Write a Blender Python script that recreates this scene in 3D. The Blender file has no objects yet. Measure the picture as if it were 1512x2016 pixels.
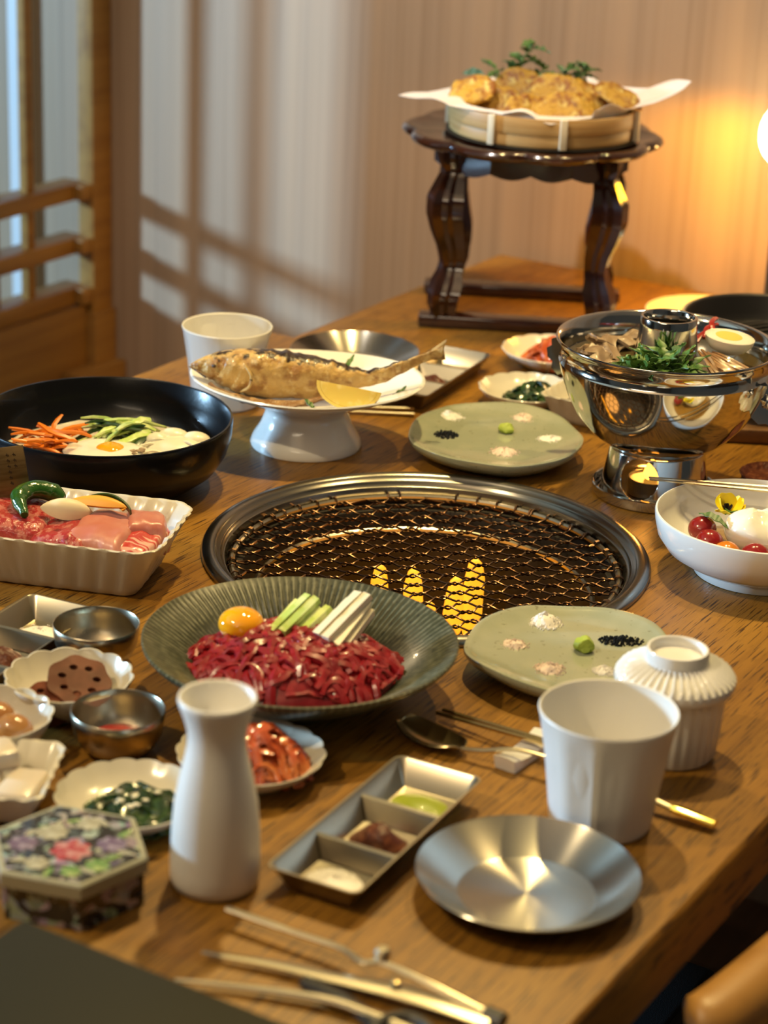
import bpy, bmesh, math, random
from mathutils import Vector, Matrix, noise, Euler
PI = math.pi
C = bpy.context.scene.collection
sc = bpy.context.scene
TH = math.radians(30.5)                       # the room is turned 30.5 degrees against the view
def R(n, d, z=0.0):                           # room coordinates (across the table, along the table, up)
    return Vector((n*math.cos(TH)+d*math.sin(TH), -n*math.sin(TH)+d*math.cos(TH), z))

# ------------------------------------------------------------------ camera
cam = bpy.data.cameras.new('camera'); co = bpy.data.objects.new('camera', cam); C.objects.link(co)
p, r = math.radians(21), math.radians(2.5)
fwd = Vector((0, math.cos(p), -math.sin(p))); u0 = Vector((0, math.sin(p), math.cos(p))); r0 = Vector((1, 0, 0))
rt = r0*math.cos(r)+u0*math.sin(r); up = -r0*math.sin(r)+u0*math.cos(r)
mw = Matrix((rt, up, -fwd)).transposed().to_4x4(); mw.translation = (0, 0, .62); co.matrix_world = mw
cam.sensor_width = 36; cam.lens = 4300/2016*36; cam.clip_start = .05; cam.clip_end = 60
cam.dof.use_dof = True; cam.dof.focus_distance = 1.62; cam.dof.aperture_fstop = 6.4
sc.camera = co

# ------------------------------------------------------------------ world, lights, exposure
w = bpy.data.worlds.new('world'); sc.world = w; w.use_nodes = True
w.node_tree.nodes['Background'].inputs[0].default_value = (.75, .86, 1, 1)
w.node_tree.nodes['Background'].inputs[1].default_value = .2
vs = sc.view_settings
vs.view_transform = 'Standard'; vs.look = 'None'; vs.exposure = 0.0; vs.gamma = 1.0; vs.use_curve_mapping = False

def area(name, loc, target, size, energy, col, size_y=None, spread=None, disk=False):
    l = bpy.data.lights.new(name, 'AREA'); l.energy = energy; l.color = col; l.size = size
    l.shape = 'RECTANGLE' if size_y else ('DISK' if disk else 'SQUARE')
    if size_y: l.size_y = size_y
    if spread: l.spread = math.radians(spread)
    o = bpy.data.objects.new(name, l); C.objects.link(o); o.location = loc
    o.rotation_euler = (Vector(target)-Vector(loc)).to_track_quat('-Z', 'Y').to_euler()
    return o
def spot(name, loc, target, energy, col, angle, blend=.5, soft=.03):
    l = bpy.data.lights.new(name, 'SPOT'); l.energy = energy; l.color = col; l.spot_size = math.radians(angle); l.spot_blend = blend; l.shadow_soft_size = soft
    o = bpy.data.objects.new(name, l); C.objects.link(o); o.location = loc
    o.rotation_euler = (Vector(target)-Vector(loc)).to_track_quat('-Z', 'Y').to_euler(); return o
# daylight coming low through the window on the left
area('window_daylight', R(-4.45, -.10, .62), R(-1.2, 1.9, .05), .28, 228, (.43, .74, 1.05))
# the restaurant's warm ceiling downlights
spot('ceiling_downlight', R(-.95, 1.74, 1.50), R(-.80, 1.12, 0), 86, (1.0, .76, .31), 66, .6)
spot('ceiling_downlight', R(-.55, 2.02, 1.62), R(-.75, 1.50, 0), 40, (1.0, .72, .30), 70)
spot('ceiling_downlight', R(-1.30, .10, 1.50), R(-.80, .95, 0), 60, (1.0, .78, .46), 58)
spot('wall_fill_spot', R(-1.15, 1.25, 1.62), R(-1.12, 2.2, .28), 96, (1.0, .92, .82), 44, 1.0)  # added spot that brightens the back wall
# added area light, bounced off the ceiling as soft warm fill
area('ceiling_bounce_fill', R(-.6, -.55, 1.10), R(-.6, -.1, 1.70), .9, 26, (1.0, .80, .54))

# ------------------------------------------------------------------ helpers
def rnd(s): return random.Random(s)
class G:
    """vertices and faces of one mesh"""
    def __init__(s): s.v = []; s.f = []; s.m = []
    def add(s, vs_, fs, mi=0):
        o = len(s.v); s.v += [tuple(q) for q in vs_]; s.f += [tuple(i+o for i in f) for f in fs]; s.m += [mi]*len(fs); return s
    def xf(s, M):
        s.v = [tuple(M @ Vector(q)) for q in s.v]; return s
    def disp(s, amp, sc_, seed=0, axis=None):
        off = Vector((seed*3.7, seed*1.3, -seed*2.1)); o = []
        for q in s.v:
            q = Vector(q); nv = noise.noise_vector(q*sc_+off)
            if axis == 'z': q.z += nv.z*amp
            else: q += nv*amp
            o.append(tuple(q))
        s.v = o; return s
def mesh(name, g, mats, smooth=True, angle=40):
    me = bpy.data.meshes.new(name); me.from_pydata(g.v, [], g.f); me.update()
    bm = bmesh.new(); bm.from_mesh(me); bmesh.ops.recalc_face_normals(bm, faces=bm.faces); bm.to_mesh(me); bm.free()
    for m in (mats if isinstance(mats, (list, tuple)) else [mats]): me.materials.append(m)
    if len(me.polygons) == len(g.m): me.polygons.foreach_set('material_index', g.m)
    if smooth:
        me.polygons.foreach_set('use_smooth', [True]*len(me.polygons))
        me.set_sharp_from_angle(angle=math.radians(angle))
    return me
def link(name, data, parent=None, loc=None, rot=None, sc_=None):
    o = bpy.data.objects.new(name, data); C.objects.link(o)
    if parent: o.parent = parent
    if loc is not None: o.location = loc
    if rot is not None: o.rotation_euler = rot
    if sc_ is not None: o.scale = sc_ if not isinstance(sc_, (int, float)) else (sc_,)*3
    return o
def obj(name, g, mats, parent=None, loc=None, rot=None, smooth=True, angle=40):
    return link(name, mesh(name, g, mats, smooth, angle), parent, loc, rot)
def tag(o, label, cat, group=None, kind=None):
    o['label'] = label; o['category'] = cat
    if group: o['group'] = group
    if kind: o['kind'] = kind
    return o
def thing(name, label, cat, loc=(0, 0, 0), rotz=0, group=None):
    o = link(name, None, None, loc, (0, 0, rotz)); o.empty_display_size = .02
    return tag(o, label, cat, group)
def struct(o): o['kind'] = 'structure'; return o
def stuff(o, label, cat, group=None): return tag(o, label, cat, group, 'stuff')
def copy_tree(o, loc=None, rot=None, label=None, group=None, parent=None):
    c = o.copy(); C.objects.link(c)
    if parent: c.parent = parent
    if loc is not None: c.location = loc
    if rot is not None: c.rotation_euler = rot
    if label: c['label'] = label
    if group: c['group'] = group
    for ch in list(o.children): copy_tree(ch, parent=c)
    return c

def box(g, x0, x1, y0, y1, z0, z1, b=0.0, mi=0):
    if b <= 0:
        return g.add([(x, y, z) for z in (z0, z1) for y in (y0, y1) for x in (x0, x1)],
                     [(0, 2, 3, 1), (4, 5, 7, 6), (0, 1, 5, 4), (2, 6, 7, 3), (0, 4, 6, 2), (1, 3, 7, 5)], mi)
    bm = bmesh.new(); bmesh.ops.create_cube(bm, size=1)
    bmesh.ops.scale(bm, vec=(x1-x0, y1-y0, z1-z0), verts=bm.verts)
    bmesh.ops.translate(bm, vec=((x0+x1)/2, (y0+y1)/2, (z0+z1)/2), verts=bm.verts)
    bmesh.ops.bevel(bm, geom=bm.edges[:], offset=b, segments=2, affect='EDGES', profile=.5)
    bm.verts.index_update()
    g.add([v.co[:] for v in bm.verts], [[v.index for v in f.verts] for f in bm.faces], mi); bm.free(); return g
def bar(g, a, b, wx, wz, mi=0):               # square bar between two points
    a, b = Vector(a), Vector(b); t = (b-a).normalized(); s = t.cross(Vector((0, 0, 1)))
    if s.length < 1e-4: s = Vector((1, 0, 0))
    s.normalize(); n = s.cross(t)
    return g.add([q+s*wx/2*i+n*wz/2*j for q in (a, b) for i, j in ((-1, -1), (1, -1), (1, 1), (-1, 1))],
                 [(0, 1, 2, 3), (7, 6, 5, 4), (0, 4, 5, 1), (1, 5, 6, 2), (2, 6, 7, 3), (3, 7, 4, 0)], mi)
def lathe(prof, seg=48, fn=None, closed=False, mi=0, g=None, sx=1, sy=1):
    """turn (r, z) around z; fn(angle, i, r, z) may return another (r, z)"""
    g = g or G(); V = []; F = []; n = len(prof); idx = []
    for i, (r_, z) in enumerate(prof):
        row = []
        if r_ == 0 and fn is None:
            V.append((0, 0, z)); row = [len(V)-1]*seg
        else:
            for k in range(seg):
                a = 2*PI*k/seg; rr, zz = fn(a, i, r_, z) if fn else (r_, z)
                V.append((rr*math.cos(a)*sx, rr*math.sin(a)*sy, zz)); row.append(len(V)-1)
        idx.append(row)
    for i in range(n-1 if not closed else n):
        A, B = idx[i], idx[(i+1) % n]
        for k in range(seg):
            q = [A[k], A[(k+1) % seg], B[(k+1) % seg], B[k]]; q2 = []
            for x in q:
                if x not in q2: q2.append(x)
            if len(q2) > 2: F.append(tuple(q2))
    return g.add(V, F, mi)
def rr_lathe(prof, hx, hy, cr, seg=8, g=None, fn=None, mi=0):
    """stack rounded rectangles: prof = [(inset, z)], the corners cr; fn(t, inset, z, i) gives a wobble"""
    g = g or G(); V = []; F = []; rows = []
    for i, (ins, z) in enumerate(prof):
        row = []; X, Y = hx-ins, hy-ins; c = max(.0005, min(cr-ins*.5, X, Y))
        pts = []
        for q, (sx, sy) in enumerate(((1, 1), (-1, 1), (-1, -1), (1, -1))):
            for k in range(seg+1):
                a = PI/2*q+PI/2*k/seg
                pts.append((sx*(X-c)+c*math.cos(a), sy*(Y-c)+c*math.sin(a), math.cos(a), math.sin(a)))
        # straight sides get points too
        full = []
        for k, P in enumerate(pts):
            full.append(P)
            if (k+1) % (seg+1) == 0:
                Q = pts[(k+1) % len(pts)]; m_ = 80 if fn else 1
                for j in range(1, m_): full.append(tuple(P[e]+(Q[e]-P[e])*j/m_ for e in range(4)))
        L = 0
        for k, P in enumerate(full):
            if k: L += math.dist(P[:2], full[k-1][:2])
            dx = fn(L, ins, z, i) if fn else 0
            V.append((P[0]+P[2]*dx, P[1]+P[3]*dx, z)); row.append(len(V)-1)
        rows.append(row)
    n = len(rows[0])
    for i in range(len(rows)-1):
        for k in range(n): F.append((rows[i][k], rows[i][(k+1) % n], rows[i+1][(k+1) % n], rows[i+1][k]))
    F.append(tuple(reversed(rows[0]))); F.append(tuple(rows[-1]))
    return g.add(V, F, mi)
def tube(path, rad, seg=6, flat=1.0, g=None, mi=0, up=(0, 0, 1), caps=True, loop=False):
    """sweep a circle (flattened by flat along the frame's normal) along a path"""
    g = g or G(); P = [Vector(q) for q in path]; n = len(P); V = []; F = []
    for i, q in enumerate(P):
        if loop: t = P[(i+1) % n]-P[i-1]
        else: t = P[min(i+1, n-1)]-P[max(i-1, 0)]
        t.normalize(); s = t.cross(Vector(up))
        if s.length < 1e-4: s = t.cross(Vector((0, 1, .01)))
        s.normalize(); nn = s.cross(t); r_ = rad[i] if isinstance(rad, (list, tuple)) else rad
        for k in range(seg):
            a = 2*PI*(k+.5)/seg; V.append(q+s*math.cos(a)*r_+nn*math.sin(a)*r_*flat)
    m = n if loop else n-1
    for i in range(m):
        j = (i+1) % n
        for k in range(seg): F.append((i*seg+k, i*seg+(k+1) % seg, j*seg+(k+1) % seg, j*seg+k))
    if caps and not loop:
        F.append(tuple(range(seg-1, -1, -1))); F.append(tuple(range((n-1)*seg, n*seg)))
    return g.add(V, F, mi)
def ball(rx, ry, rz, sub=3, g=None, mi=0, c=(0, 0, 0)):
    bm = bmesh.new(); bmesh.ops.create_icosphere(bm, subdivisions=sub, radius=1)
    g = g or G(); bm.verts.index_update()
    g.add([(v.co.x*rx+c[0], v.co.y*ry+c[1], v.co.z*rz+c[2]) for v in bm.verts], [[v.index for v in f.verts] for f in bm.faces], mi); bm.free(); return g
def grid(nx, ny, fn, g=None, thick=0.0, mi=0):
    """sheet fn(u, v) -> point, u, v in 0..1; thick gives it a back"""
    g = g or G(); V = [Vector(fn(i/nx, j/ny)) for j in range(ny+1) for i in range(nx+1)]; W = nx+1
    F = [(j*W+i, j*W+i+1, (j+1)*W+i+1, (j+1)*W+i) for j in range(ny) for i in range(nx)]
    if thick:
        N = len(V); nor = [Vector((0, 0, 0)) for _ in V]
        for f in F:
            fn_ = (V[f[1]]-V[f[0]]).cross(V[f[3]]-V[f[0]])
            for i in f: nor[i] += fn_
        V += [V[i]-(nor[i].normalized() if nor[i].length > 0 else Vector((0, 0, 1)))*thick for i in range(N)]
        F += [tuple(N+i for i in reversed(f)) for f in F]
        rim = [i for i in range(nx)]+[nx+W*j for j in range(ny)]+[ny*W+nx-i for i in range(nx)]+[(ny-j)*W for j in range(ny)]
        F += [(rim[(k+1) % len(rim)], rim[k], rim[k]+N, rim[(k+1) % len(rim)]+N) for k in range(len(rim))]
    return g.add(V, F, mi)
def prism(poly, z0, z1, g=None, mi=0, bev=0.0, top=None):
    g = g or G(); n = len(poly)
    rings = [(z0, 0)]
    if bev: rings += [(z1-bev, 0), (z1, bev)]
    else: rings += [(z1, 0)]
    cx = sum(q[0] for q in poly)/n; cy = sum(q[1] for q in poly)/n; V = []; F = []
    for z, ins in rings:
        for x, y in poly:
            L = math.hypot(x-cx, y-cy) or 1; k = max(0, 1-ins/L); V.append((cx+(x-cx)*k, cy+(y-cy)*k, z))
    for i in range(len(rings)-1):
        for k in range(n): F.append((i*n+k, i*n+(k+1) % n, (i+1)*n+(k+1) % n, (i+1)*n+k))
    F.append(tuple(reversed(range(n)))); F.append(tuple(range((len(rings)-1)*n, len(rings)*n)))
    return g.add(V, F, mi)
def smoothpath(P, n=6):
    P = [Vector(q) for q in P]; out = []
    for i in range(len(P)-1):
        a, b, c, d = P[max(i-1, 0)], P[i], P[i+1], P[min(i+2, len(P)-1)]
        for k in range(n):
            t = k/n; out.append(.5*((2*b)+(c-a)*t+(2*a-5*b+4*c-d)*t*t+(-a+3*b-3*c+d)*t**3))
    out.append(P[-1]); return out
def lerp(a, b, t): return a+(b-a)*t
def interp(tab, x):
    for (x0, *a), (x1, *b) in zip(tab, tab[1:]):
        if x <= x1: return [lerp(p_, q_, (x-x0)/(x1-x0)) for p_, q_ in zip(a, b)]
    return list(tab[-1][1:])

# ------------------------------------------------------------------ materials
def M(name, col, rough=.5, metal=0.0, var=None, bump=None, spec=.5, coat=0, sss=0, aniso=0, emit=None, trans=0, vary=0, burn=None, burnr=(1.12, 1.42)):
    """var = [(colour, scale vector, low, high, detail)], bump = (scale vector, strength, distance)"""
    m = bpy.data.materials.new(name); m.use_nodes = True; nt = m.node_tree; b = nt.nodes['Principled BSDF']; L = nt.links
    b.inputs['Roughness'].default_value = rough; b.inputs['Metallic'].default_value = metal
    b.inputs['Specular IOR Level'].default_value = spec
    if coat: b.inputs['Coat Weight'].default_value = coat; b.inputs['Coat Roughness'].default_value = .06
    if sss:
        b.inputs['Subsurface Weight'].default_value = sss; b.inputs['Subsurface Radius'].default_value = (1, .5, .3); b.inputs['Subsurface Scale'].default_value = .004
    if trans: b.inputs['Transmission Weight'].default_value = trans
    if emit: b.inputs['Emission Color'].default_value = (*emit[0], 1); b.inputs['Emission Strength'].default_value = emit[1]
    tc = nt.nodes.new('ShaderNodeTexCoord')
    def nz(scale, detail=3, dist=0):
        mp = nt.nodes.new('ShaderNodeMapping'); L.new(tc.outputs['Object'], mp.inputs[0])
        mp.inputs['Scale'].default_value = scale if isinstance(scale, tuple) else (scale,)*3
        t = nt.nodes.new('ShaderNodeTexNoise'); L.new(mp.outputs[0], t.inputs['Vector']); t.inputs['Scale'].default_value = 1
        t.inputs['Detail'].default_value = detail; t.inputs['Distortion'].default_value = dist
        return t.outputs['Fac']
    cur = None
    if var:
        for (c2, scale, lo, hi, det) in var:
            f = nz(scale, det); rp = nt.nodes.new('ShaderNodeMapRange'); L.new(f, rp.inputs[0])
            rp.inputs[1].default_value = lo; rp.inputs[2].default_value = hi; rp.interpolation_type = 'SMOOTHSTEP'
            mx = nt.nodes.new('ShaderNodeMix'); mx.data_type = 'RGBA'; L.new(rp.outputs[0], mx.inputs[0])
            if cur is None: mx.inputs[6].default_value = (*col, 1)
            else: L.new(cur, mx.inputs[6])
            mx.inputs[7].default_value = (*c2, 1); cur = mx.outputs[2]
        if burn:                              # scorched skin, from the mesh's own 'burn' attribute and a fine noise
            at_ = nt.nodes.new('ShaderNodeAttribute'); at_.attribute_name = 'burn'; ad = nt.nodes.new('ShaderNodeMath'); ad.operation = 'MULTIPLY_ADD'
            L.new(nz(170, 4), ad.inputs[0]); ad.inputs[1].default_value = 1.5; L.new(at_.outputs['Fac'], ad.inputs[2])
            rp = nt.nodes.new('ShaderNodeMapRange'); L.new(ad.outputs[0], rp.inputs[0]); rp.inputs[1].default_value = burnr[0]; rp.inputs[2].default_value = burnr[1]; rp.interpolation_type = 'SMOOTHSTEP'
            mx = nt.nodes.new('ShaderNodeMix'); mx.data_type = 'RGBA'; L.new(rp.outputs[0], mx.inputs[0]); L.new(cur, mx.inputs[6]); mx.inputs[7].default_value = (*burn, 1); cur = mx.outputs[2]
        L.new(cur, b.inputs['Base Color'])
    else: b.inputs['Base Color'].default_value = (*col, 1)
    if vary:                                  # every object its own slight tint
        oi = nt.nodes.new('ShaderNodeObjectInfo'); hs = nt.nodes.new('ShaderNodeHueSaturation')
        mr = nt.nodes.new('ShaderNodeMapRange'); L.new(oi.outputs['Random'], mr.inputs[0]); mr.inputs[3].default_value = 1-vary; mr.inputs[4].default_value = 1+vary
        L.new(mr.outputs[0], hs.inputs['Value'])
        if cur is not None: L.new(cur, hs.inputs['Color'])
        else: hs.inputs['Color'].default_value = (*col, 1)
        L.new(hs.outputs[0], b.inputs['Base Color'])
    if bump:
        bs = bump if isinstance(bump, list) else [bump]; prev = None
        for (scale, st, dist) in bs:
            f = nz(scale, 4); bn = nt.nodes.new('ShaderNodeBump'); L.new(f, bn.inputs['Height'])
            bn.inputs['Strength'].default_value = st; bn.inputs['Distance'].default_value = dist
            if prev: L.new(prev, bn.inputs['Normal'])
            prev = bn.outputs[0]
        L.new(prev, b.inputs['Normal'])
    if aniso:                                 # brushed in circles round the object's own axis
        b.inputs['Anisotropic'].default_value = aniso; b.inputs['Anisotropic Rotation'].default_value = .25
        tg = nt.nodes.new('ShaderNodeTangent'); tg.direction_type = 'RADIAL'; tg.axis = 'Z'; L.new(tg.outputs[0], b.inputs['Tangent'])
    return m
m_table = M('table_oak', (.262, .120, .015), .40, var=[((.190, .083, .010), (210, 5, 60), .42, .66, 4), ((.31, .152, .024), (14, 1.1, 14), .45, .75, 3), ((.060, .025, .006), (800, 30, 200), .55, .65, 2)], bump=((950, 42, 200), .25, .0005), spec=.30)
m_edge = M('table_edge', (.22, .10, .03), .42, var=[((.15, .065, .02), (60, 3, 160), .4, .7, 4)])
m_wall = M('wall_veneer', (.44, .315, .215), .5, var=[((.38, .265, .175), (110, 60, 1.2), .40, .68, 3), ((.51, .355, .23), (24, 24, .5), .40, .75, 2)], spec=.3)
m_lat = M('lattice_wood', (.40, .205, .045), .45, var=[((.30, .14, .03), (50, 4, 50), .4, .7, 3)])
m_panel = M('panel_wood', (.34, .17, .035), .5, var=[((.27, .125, .026), (40, 3, 90), .4, .7, 3)])
m_floor = M('floor_wood', (.16, .085, .04), .5, var=[((.08, .04, .02), (30, 3, 30), .35, .7, 4)], vary=.3)
m_ceil = M('ceiling_plaster', (.46, .38, .28), .9)
m_plaster = M('plaster', (.075, .055, .038), .9, bump=(60, .2, .002))
m_dark = M('dark_lacquer_wood', (.032, .009, .004), .16, var=[((.022, .007, .004), (60, 60, 6), .4, .7, 3)], coat=.6)
m_white = M('white_porcelain', (.78, .76, .72), .16, coat=.3, bump=(90, .06, .001))
m_satin = M('satin_white_porcelain', (.74, .72, .68), .38, bump=(160, .08, .0008))
m_cream = M('cream_porcelain', (.60, .55, .44), .22, coat=.3)
m_sage = M('sage_glaze', (.30, .32, .225), .17, var=[((.35, .36, .255), 30, .4, .7, 3), ((.22, .22, .14), 240, .66, .72, 2)], coat=.45, bump=(55, .25, .0015))
m_olive = M('olive_glaze', (.040, .043, .021), .34, var=[((.064, .066, .040), 45, .45, .75, 4), ((.020, .022, .011), 260, .58, .7, 2)], coat=.1, burn=(.145, .145, .092), burnr=(1.15, 1.9))
m_steel = M('brushed_steel', (.47, .44, .37), .24, 1, aniso=.85)
m_chrome = M('polished_steel', (.66, .63, .57), .085, 1)
m_steel2 = M('satin_steel', (.50, .44, .33), .28, 1)
m_ring = M('grill_ring_steel', (.27, .25, .215), .24, 1, aniso=.5)
m_wire = M('heat_stained_wire', (.20, .115, .065), .32, 1, var=[((.09, .045, .024), 40, .4, .62, 2)])
m_pit = M('sooted_steel', (.028, .022, .018), .5, .5, var=[((.02, .016, .014), 25, .4, .7, 3)])
m_black = M('black_glaze', (.004, .004, .005), .26, coat=.12, bump=(300, .10, .0006), spec=.25)
m_iron = M('black_cast_iron', (.018, .016, .015), .38, .3, bump=(220, .15, .0006))
m_bamboo = M('bamboo_strip', (.60, .37, .14), .5, var=[((.50, .28, .09), (8, 8, 240), .4, .65, 3)])
m_tie = M('pale_binding', (.78, .66, .46), .6)
m_paper = M('greaseproof_paper', (.78, .68, .60), .7, spec=.2, sss=.1)
m_jeon = M('egg_batter', (.50, .275, .030), .5, var=[((.26, .085, .010), 75, .46, .64, 4), ((.60, .43, .11), 110, .56, .70, 3)], bump=(220, .9, .004), vary=.42)
m_green = M('herb_green', (.055, .13, .022), .45, var=[((.09, .19, .04), 60, .4, .7, 2)], vary=.25)
m_stem = M('pale_stem', (.20, .30, .09), .45)
m_spin = M('cooked_greens', (.013, .036, .008), .22, var=[((.035, .075, .014), 70, .45, .7, 2)], coat=.5)
m_red = M('kimchi_red', (.46, .075, .016), .24, var=[((.62, .20, .06), 60, .45, .7, 3), ((.30, .03, .01), 140, .55, .7, 2)], coat=.5)
m_beef = M('raw_beef', (.235, .0065, .0115), .30, var=[((.33, .020, .026), 110, .48, .7, 3), ((.13, .004, .007), 60, .52, .75, 2)], coat=.25)
m_yolk = M('egg_yolk', (.88, .38, .008), .08, coat=.6, sss=.2)
m_eggw = M('egg_white', (.80, .77, .66), .22, coat=.4, sss=.15)
m_yolkd = M('boiled_yolk', (.72, .50, .10), .6, bump=(400, .4, .001))
m_cucin = M('cucumber_flesh', (.42, .55, .13), .3, var=[((.62, .68, .30), 120, .4, .7, 2)], coat=.2, vary=.15)
m_cucsk = M('cucumber_skin', (.02, .055, .012), .3, coat=.3)
m_pear = M('pear_flesh', (.80, .73, .56), .32, coat=.2, sss=.2, vary=.06)
m_salt = M('salt_grains', (.82, .78, .72), .5)
m_salt2 = M('pink_salt_grains', (.72, .58, .48), .5)
m_bsalt = M('black_salt_grains', (.010, .011, .013), .4)
m_wasabi = M('wasabi', (.33, .42, .05), .5, bump=(500, .5, .001))
m_wpaste = M('green_paste', (.25, .30, .016), .4, coat=.06, spec=.25)
m_jang = M('soybean_paste', (.075, .017, .007), .34, var=[((.16, .05, .02), 200, .45, .7, 3)], bump=(350, .6, .0015), coat=.04, spec=.25)
m_chili = M('chili_sauce', (.30, .012, .006), .18, coat=.5, bump=(300, .4, .001))
m_lotus = M('braised_lotus', (.095, .026, .012), .45, var=[((.15, .045, .024), 60, .4, .7, 2)], coat=0, spec=.12)
m_quail = M('soy_egg', (.34, .15, .045), .18, var=[((.42, .21, .07), 50, .4, .7, 2)], coat=.4)
m_tofu = M('white_jelly', (.62, .54, .44), .3, sss=.2, coat=.2)
m_carrot = M('carrot', (.72, .19, .012), .35, coat=.2, vary=.12)
m_fishm = M('grilled_fish_skin', (.58, .37, .125), .36, var=[((.34, .165, .045), (70, 60, 95), .46, .66, 4), ((.66, .48, .22), (140, 110, 150), .54, .70, 3)], bump=[(240, .5, .003), (70, .5, .004)], coat=.25, burn=(.022, .009, .005))
m_char = M('charred_skin', (.035, .014, .007), .4, var=[((.20, .09, .03), 120, .5, .66, 3)], bump=(300, .8, .003), coat=.2)
m_belly = M('fish_belly', (.50, .33, .12), .4, var=[((.32, .16, .06), 120, .45, .68, 3)], bump=(240, .5, .002))
m_lemon = M('lemon_flesh', (.80, .58, .10), .25, var=[((.88, .72, .25), 90, .5, .7, 3)], coat=.3, sss=.2)
m_lpeel = M('lemon_peel', (.82, .60, .12), .35)
m_meatR = M('raw_loin', (.34, .024, .026), .25, var=[((.46, .13, .105), (190, 130, 130), .50, .60, 3), ((.16, .008, .012), 90, .58, .72, 2)], coat=.35, bump=(220, .5, .003))
m_meatP = M('pink_belly_fat', (.47, .15, .115), .35, var=[((.54, .24, .19), 40, .4, .7, 3)], coat=.06)
m_rib = M('striped_rib_meat', (.46, .045, .038), .28, var=[((.68, .36, .29), (40, 260, 40), .54, .62, 1)], coat=.3)
m_pepper = M('green_pepper', (.018, .075, .007), .18, coat=.5, bump=(160, .35, .003))
m_mush = M('mushroom_flesh', (.74, .62, .42), .5)
m_pump = M('pumpkin_flesh', (.80, .36, .035), .45)
m_burr = M('burrata', (.82, .79, .70), .15, coat=.5, sss=.2)
m_tom = M('red_tomato', (.26, .012, .014), .18, var=[((.36, .05, .035), 200, .55, .75, 3)], coat=.4)
m_tomo = M('orange_tomato', (.62, .20, .012), .18, coat=.4)
m_petal = M('yellow_petal', (.86, .66, .010), .5)
m_petalo = M('orange_petal', (.84, .26, .04), .5)
m_pdark = M('petal_eye', (.02, .008, .01), .6)
m_broth = M('clear_broth', (.075, .055, .022), .06, coat=.6)
m_gmeat = M('boiled_beef', (.26, .17, .095), .4, var=[((.40, .29, .18), (50, 130, 50), .45, .65, 3), ((.15, .09, .05), 120, .55, .7, 2)], coat=.3, vary=.15)
m_bracken = M('mushroom_strip', (.24, .125, .055), .35, var=[((.36, .21, .10), (40, 40, 200), .45, .65, 2)], coat=.3, vary=.2)
m_menu = M('olive_black_board', (.016, .015, .008), .6, bump=(500, .1, .0005), spec=.18)
m_gold = M('brass', (.52, .40, .20), .22, 1)
m_yreflect = M('yellow_reflection', (.95, .74, .20), .18, 1)  # yellow reflection on the spoon's handle end, put into the metal colour
m_flame = M('flame', (1, .4, .05), .5, emit=((1, .40, .016), 1.25))
m_flamec = M('candle_flame', (1, .5, .1), .5, emit=((1, .42, .05), 4))
m_globe = M('lamp_globe', (1, .8, .5), .5, emit=((1, .74, .34), 16))
m_cush = M('black_fabric', (.0015, .0014, .0013), .95, bump=(900, .3, .001))
m_chair = M('chair_oak', (.38, .19, .045), .42, var=[((.30, .14, .03), (30, 30, 4), .4, .7, 3)])
m_sky = M('overcast_sky_glass', (.8, .9, 1), .1, emit=((.80, .91, 1.0), 1.6))
m_sign = M('bronze_plate', (.20, .13, .055), .40, 1, var=[((.13, .08, .03), (30, 30, 300), .4, .7, 3)])
m_engr = M('engraving', (.03, .016, .006), .6, .5)
m_amber = M('dressing', (.30, .17, .04), .08, coat=.6)

# ------------------------------------------------------------------ the room
def rbox(name, n0, n1, d0, d1, z0, z1, m, parent=None, b=0.0):   # a box in room coordinates
    cn, cd = (n0+n1)/2, (d0+d1)/2; g = box(G(), n0-cn, n1-cn, d0-cd, d1-cd, z0, z1, b)
    if parent: return obj(name, g, m, parent, (cn, cd, 0))
    return obj(name, g, m, None, R(cn, cd), (0, 0, -TH))
FZ, CZ = -.72, 1.70
floor = struct(rbox('floor', -3.9, 1.4, -1.7, 2.3, FZ-.06, FZ-.012, m_floor))
pm = [mesh('floor_plank', box(G(), -.55, .55, -.0485, .0485, -.012, 0, .0012), m_floor) for _ in range(1)]
for k in range(26):
    for j in range(3):
        o = link('floor_plank', pm[0], floor, (.30+j*1.104+(.37 if k % 2 else 0)-.2+.25, -1.05+k*.0985+.35, FZ+rnd(k*3+j).uniform(-.0006, 0)))
struct(rbox('ceiling', -3.9, 1.4, -1.7, 2.3, CZ, CZ+.06, m_ceil))
struct(rbox('wall_back', -3.9, 1.4, 2.20, 2.30, FZ-.06, CZ, m_wall))
struct(rbox('wall_right', 1.30, 1.40, -1.7, 2.2, FZ, CZ, m_plaster))
struct(rbox('wall_front', -3.9, 1.3, -1.7, -1.6, FZ, CZ, m_plaster))
# left wall with the window the daylight comes through
wl = struct(rbox('wall_left', -3.90, -3.80, -1.6, -.75, FZ, CZ, m_plaster))
for a in ((.55, 2.2, FZ, CZ), (-.75, .55, FZ, .05), (-.75, .55, 1.15, CZ)):
    rbox('wall_piece', -.05, .05, a[0]+1.175, a[1]+1.175, a[2], a[3], m_plaster, wl)
wn = struct(link('window_1', None, None, R(-3.85, -.10, .6), (0, 0, -TH)))
for a in ((-.65, .65, .51, .55), (-.65, .65, -.55, -.51), (-.65, -.61, -.51, .51), (.61, .65, -.51, .51)):
    obj('window_frame', box(G(), -.03, .03, *a, .003), m_lat, wn)
struct(rbox('trim_1', -1.880, -1.852, 2.185, 2.2, FZ, CZ, M('pale_trim', (.82, .86, .90), .4)))

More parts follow.
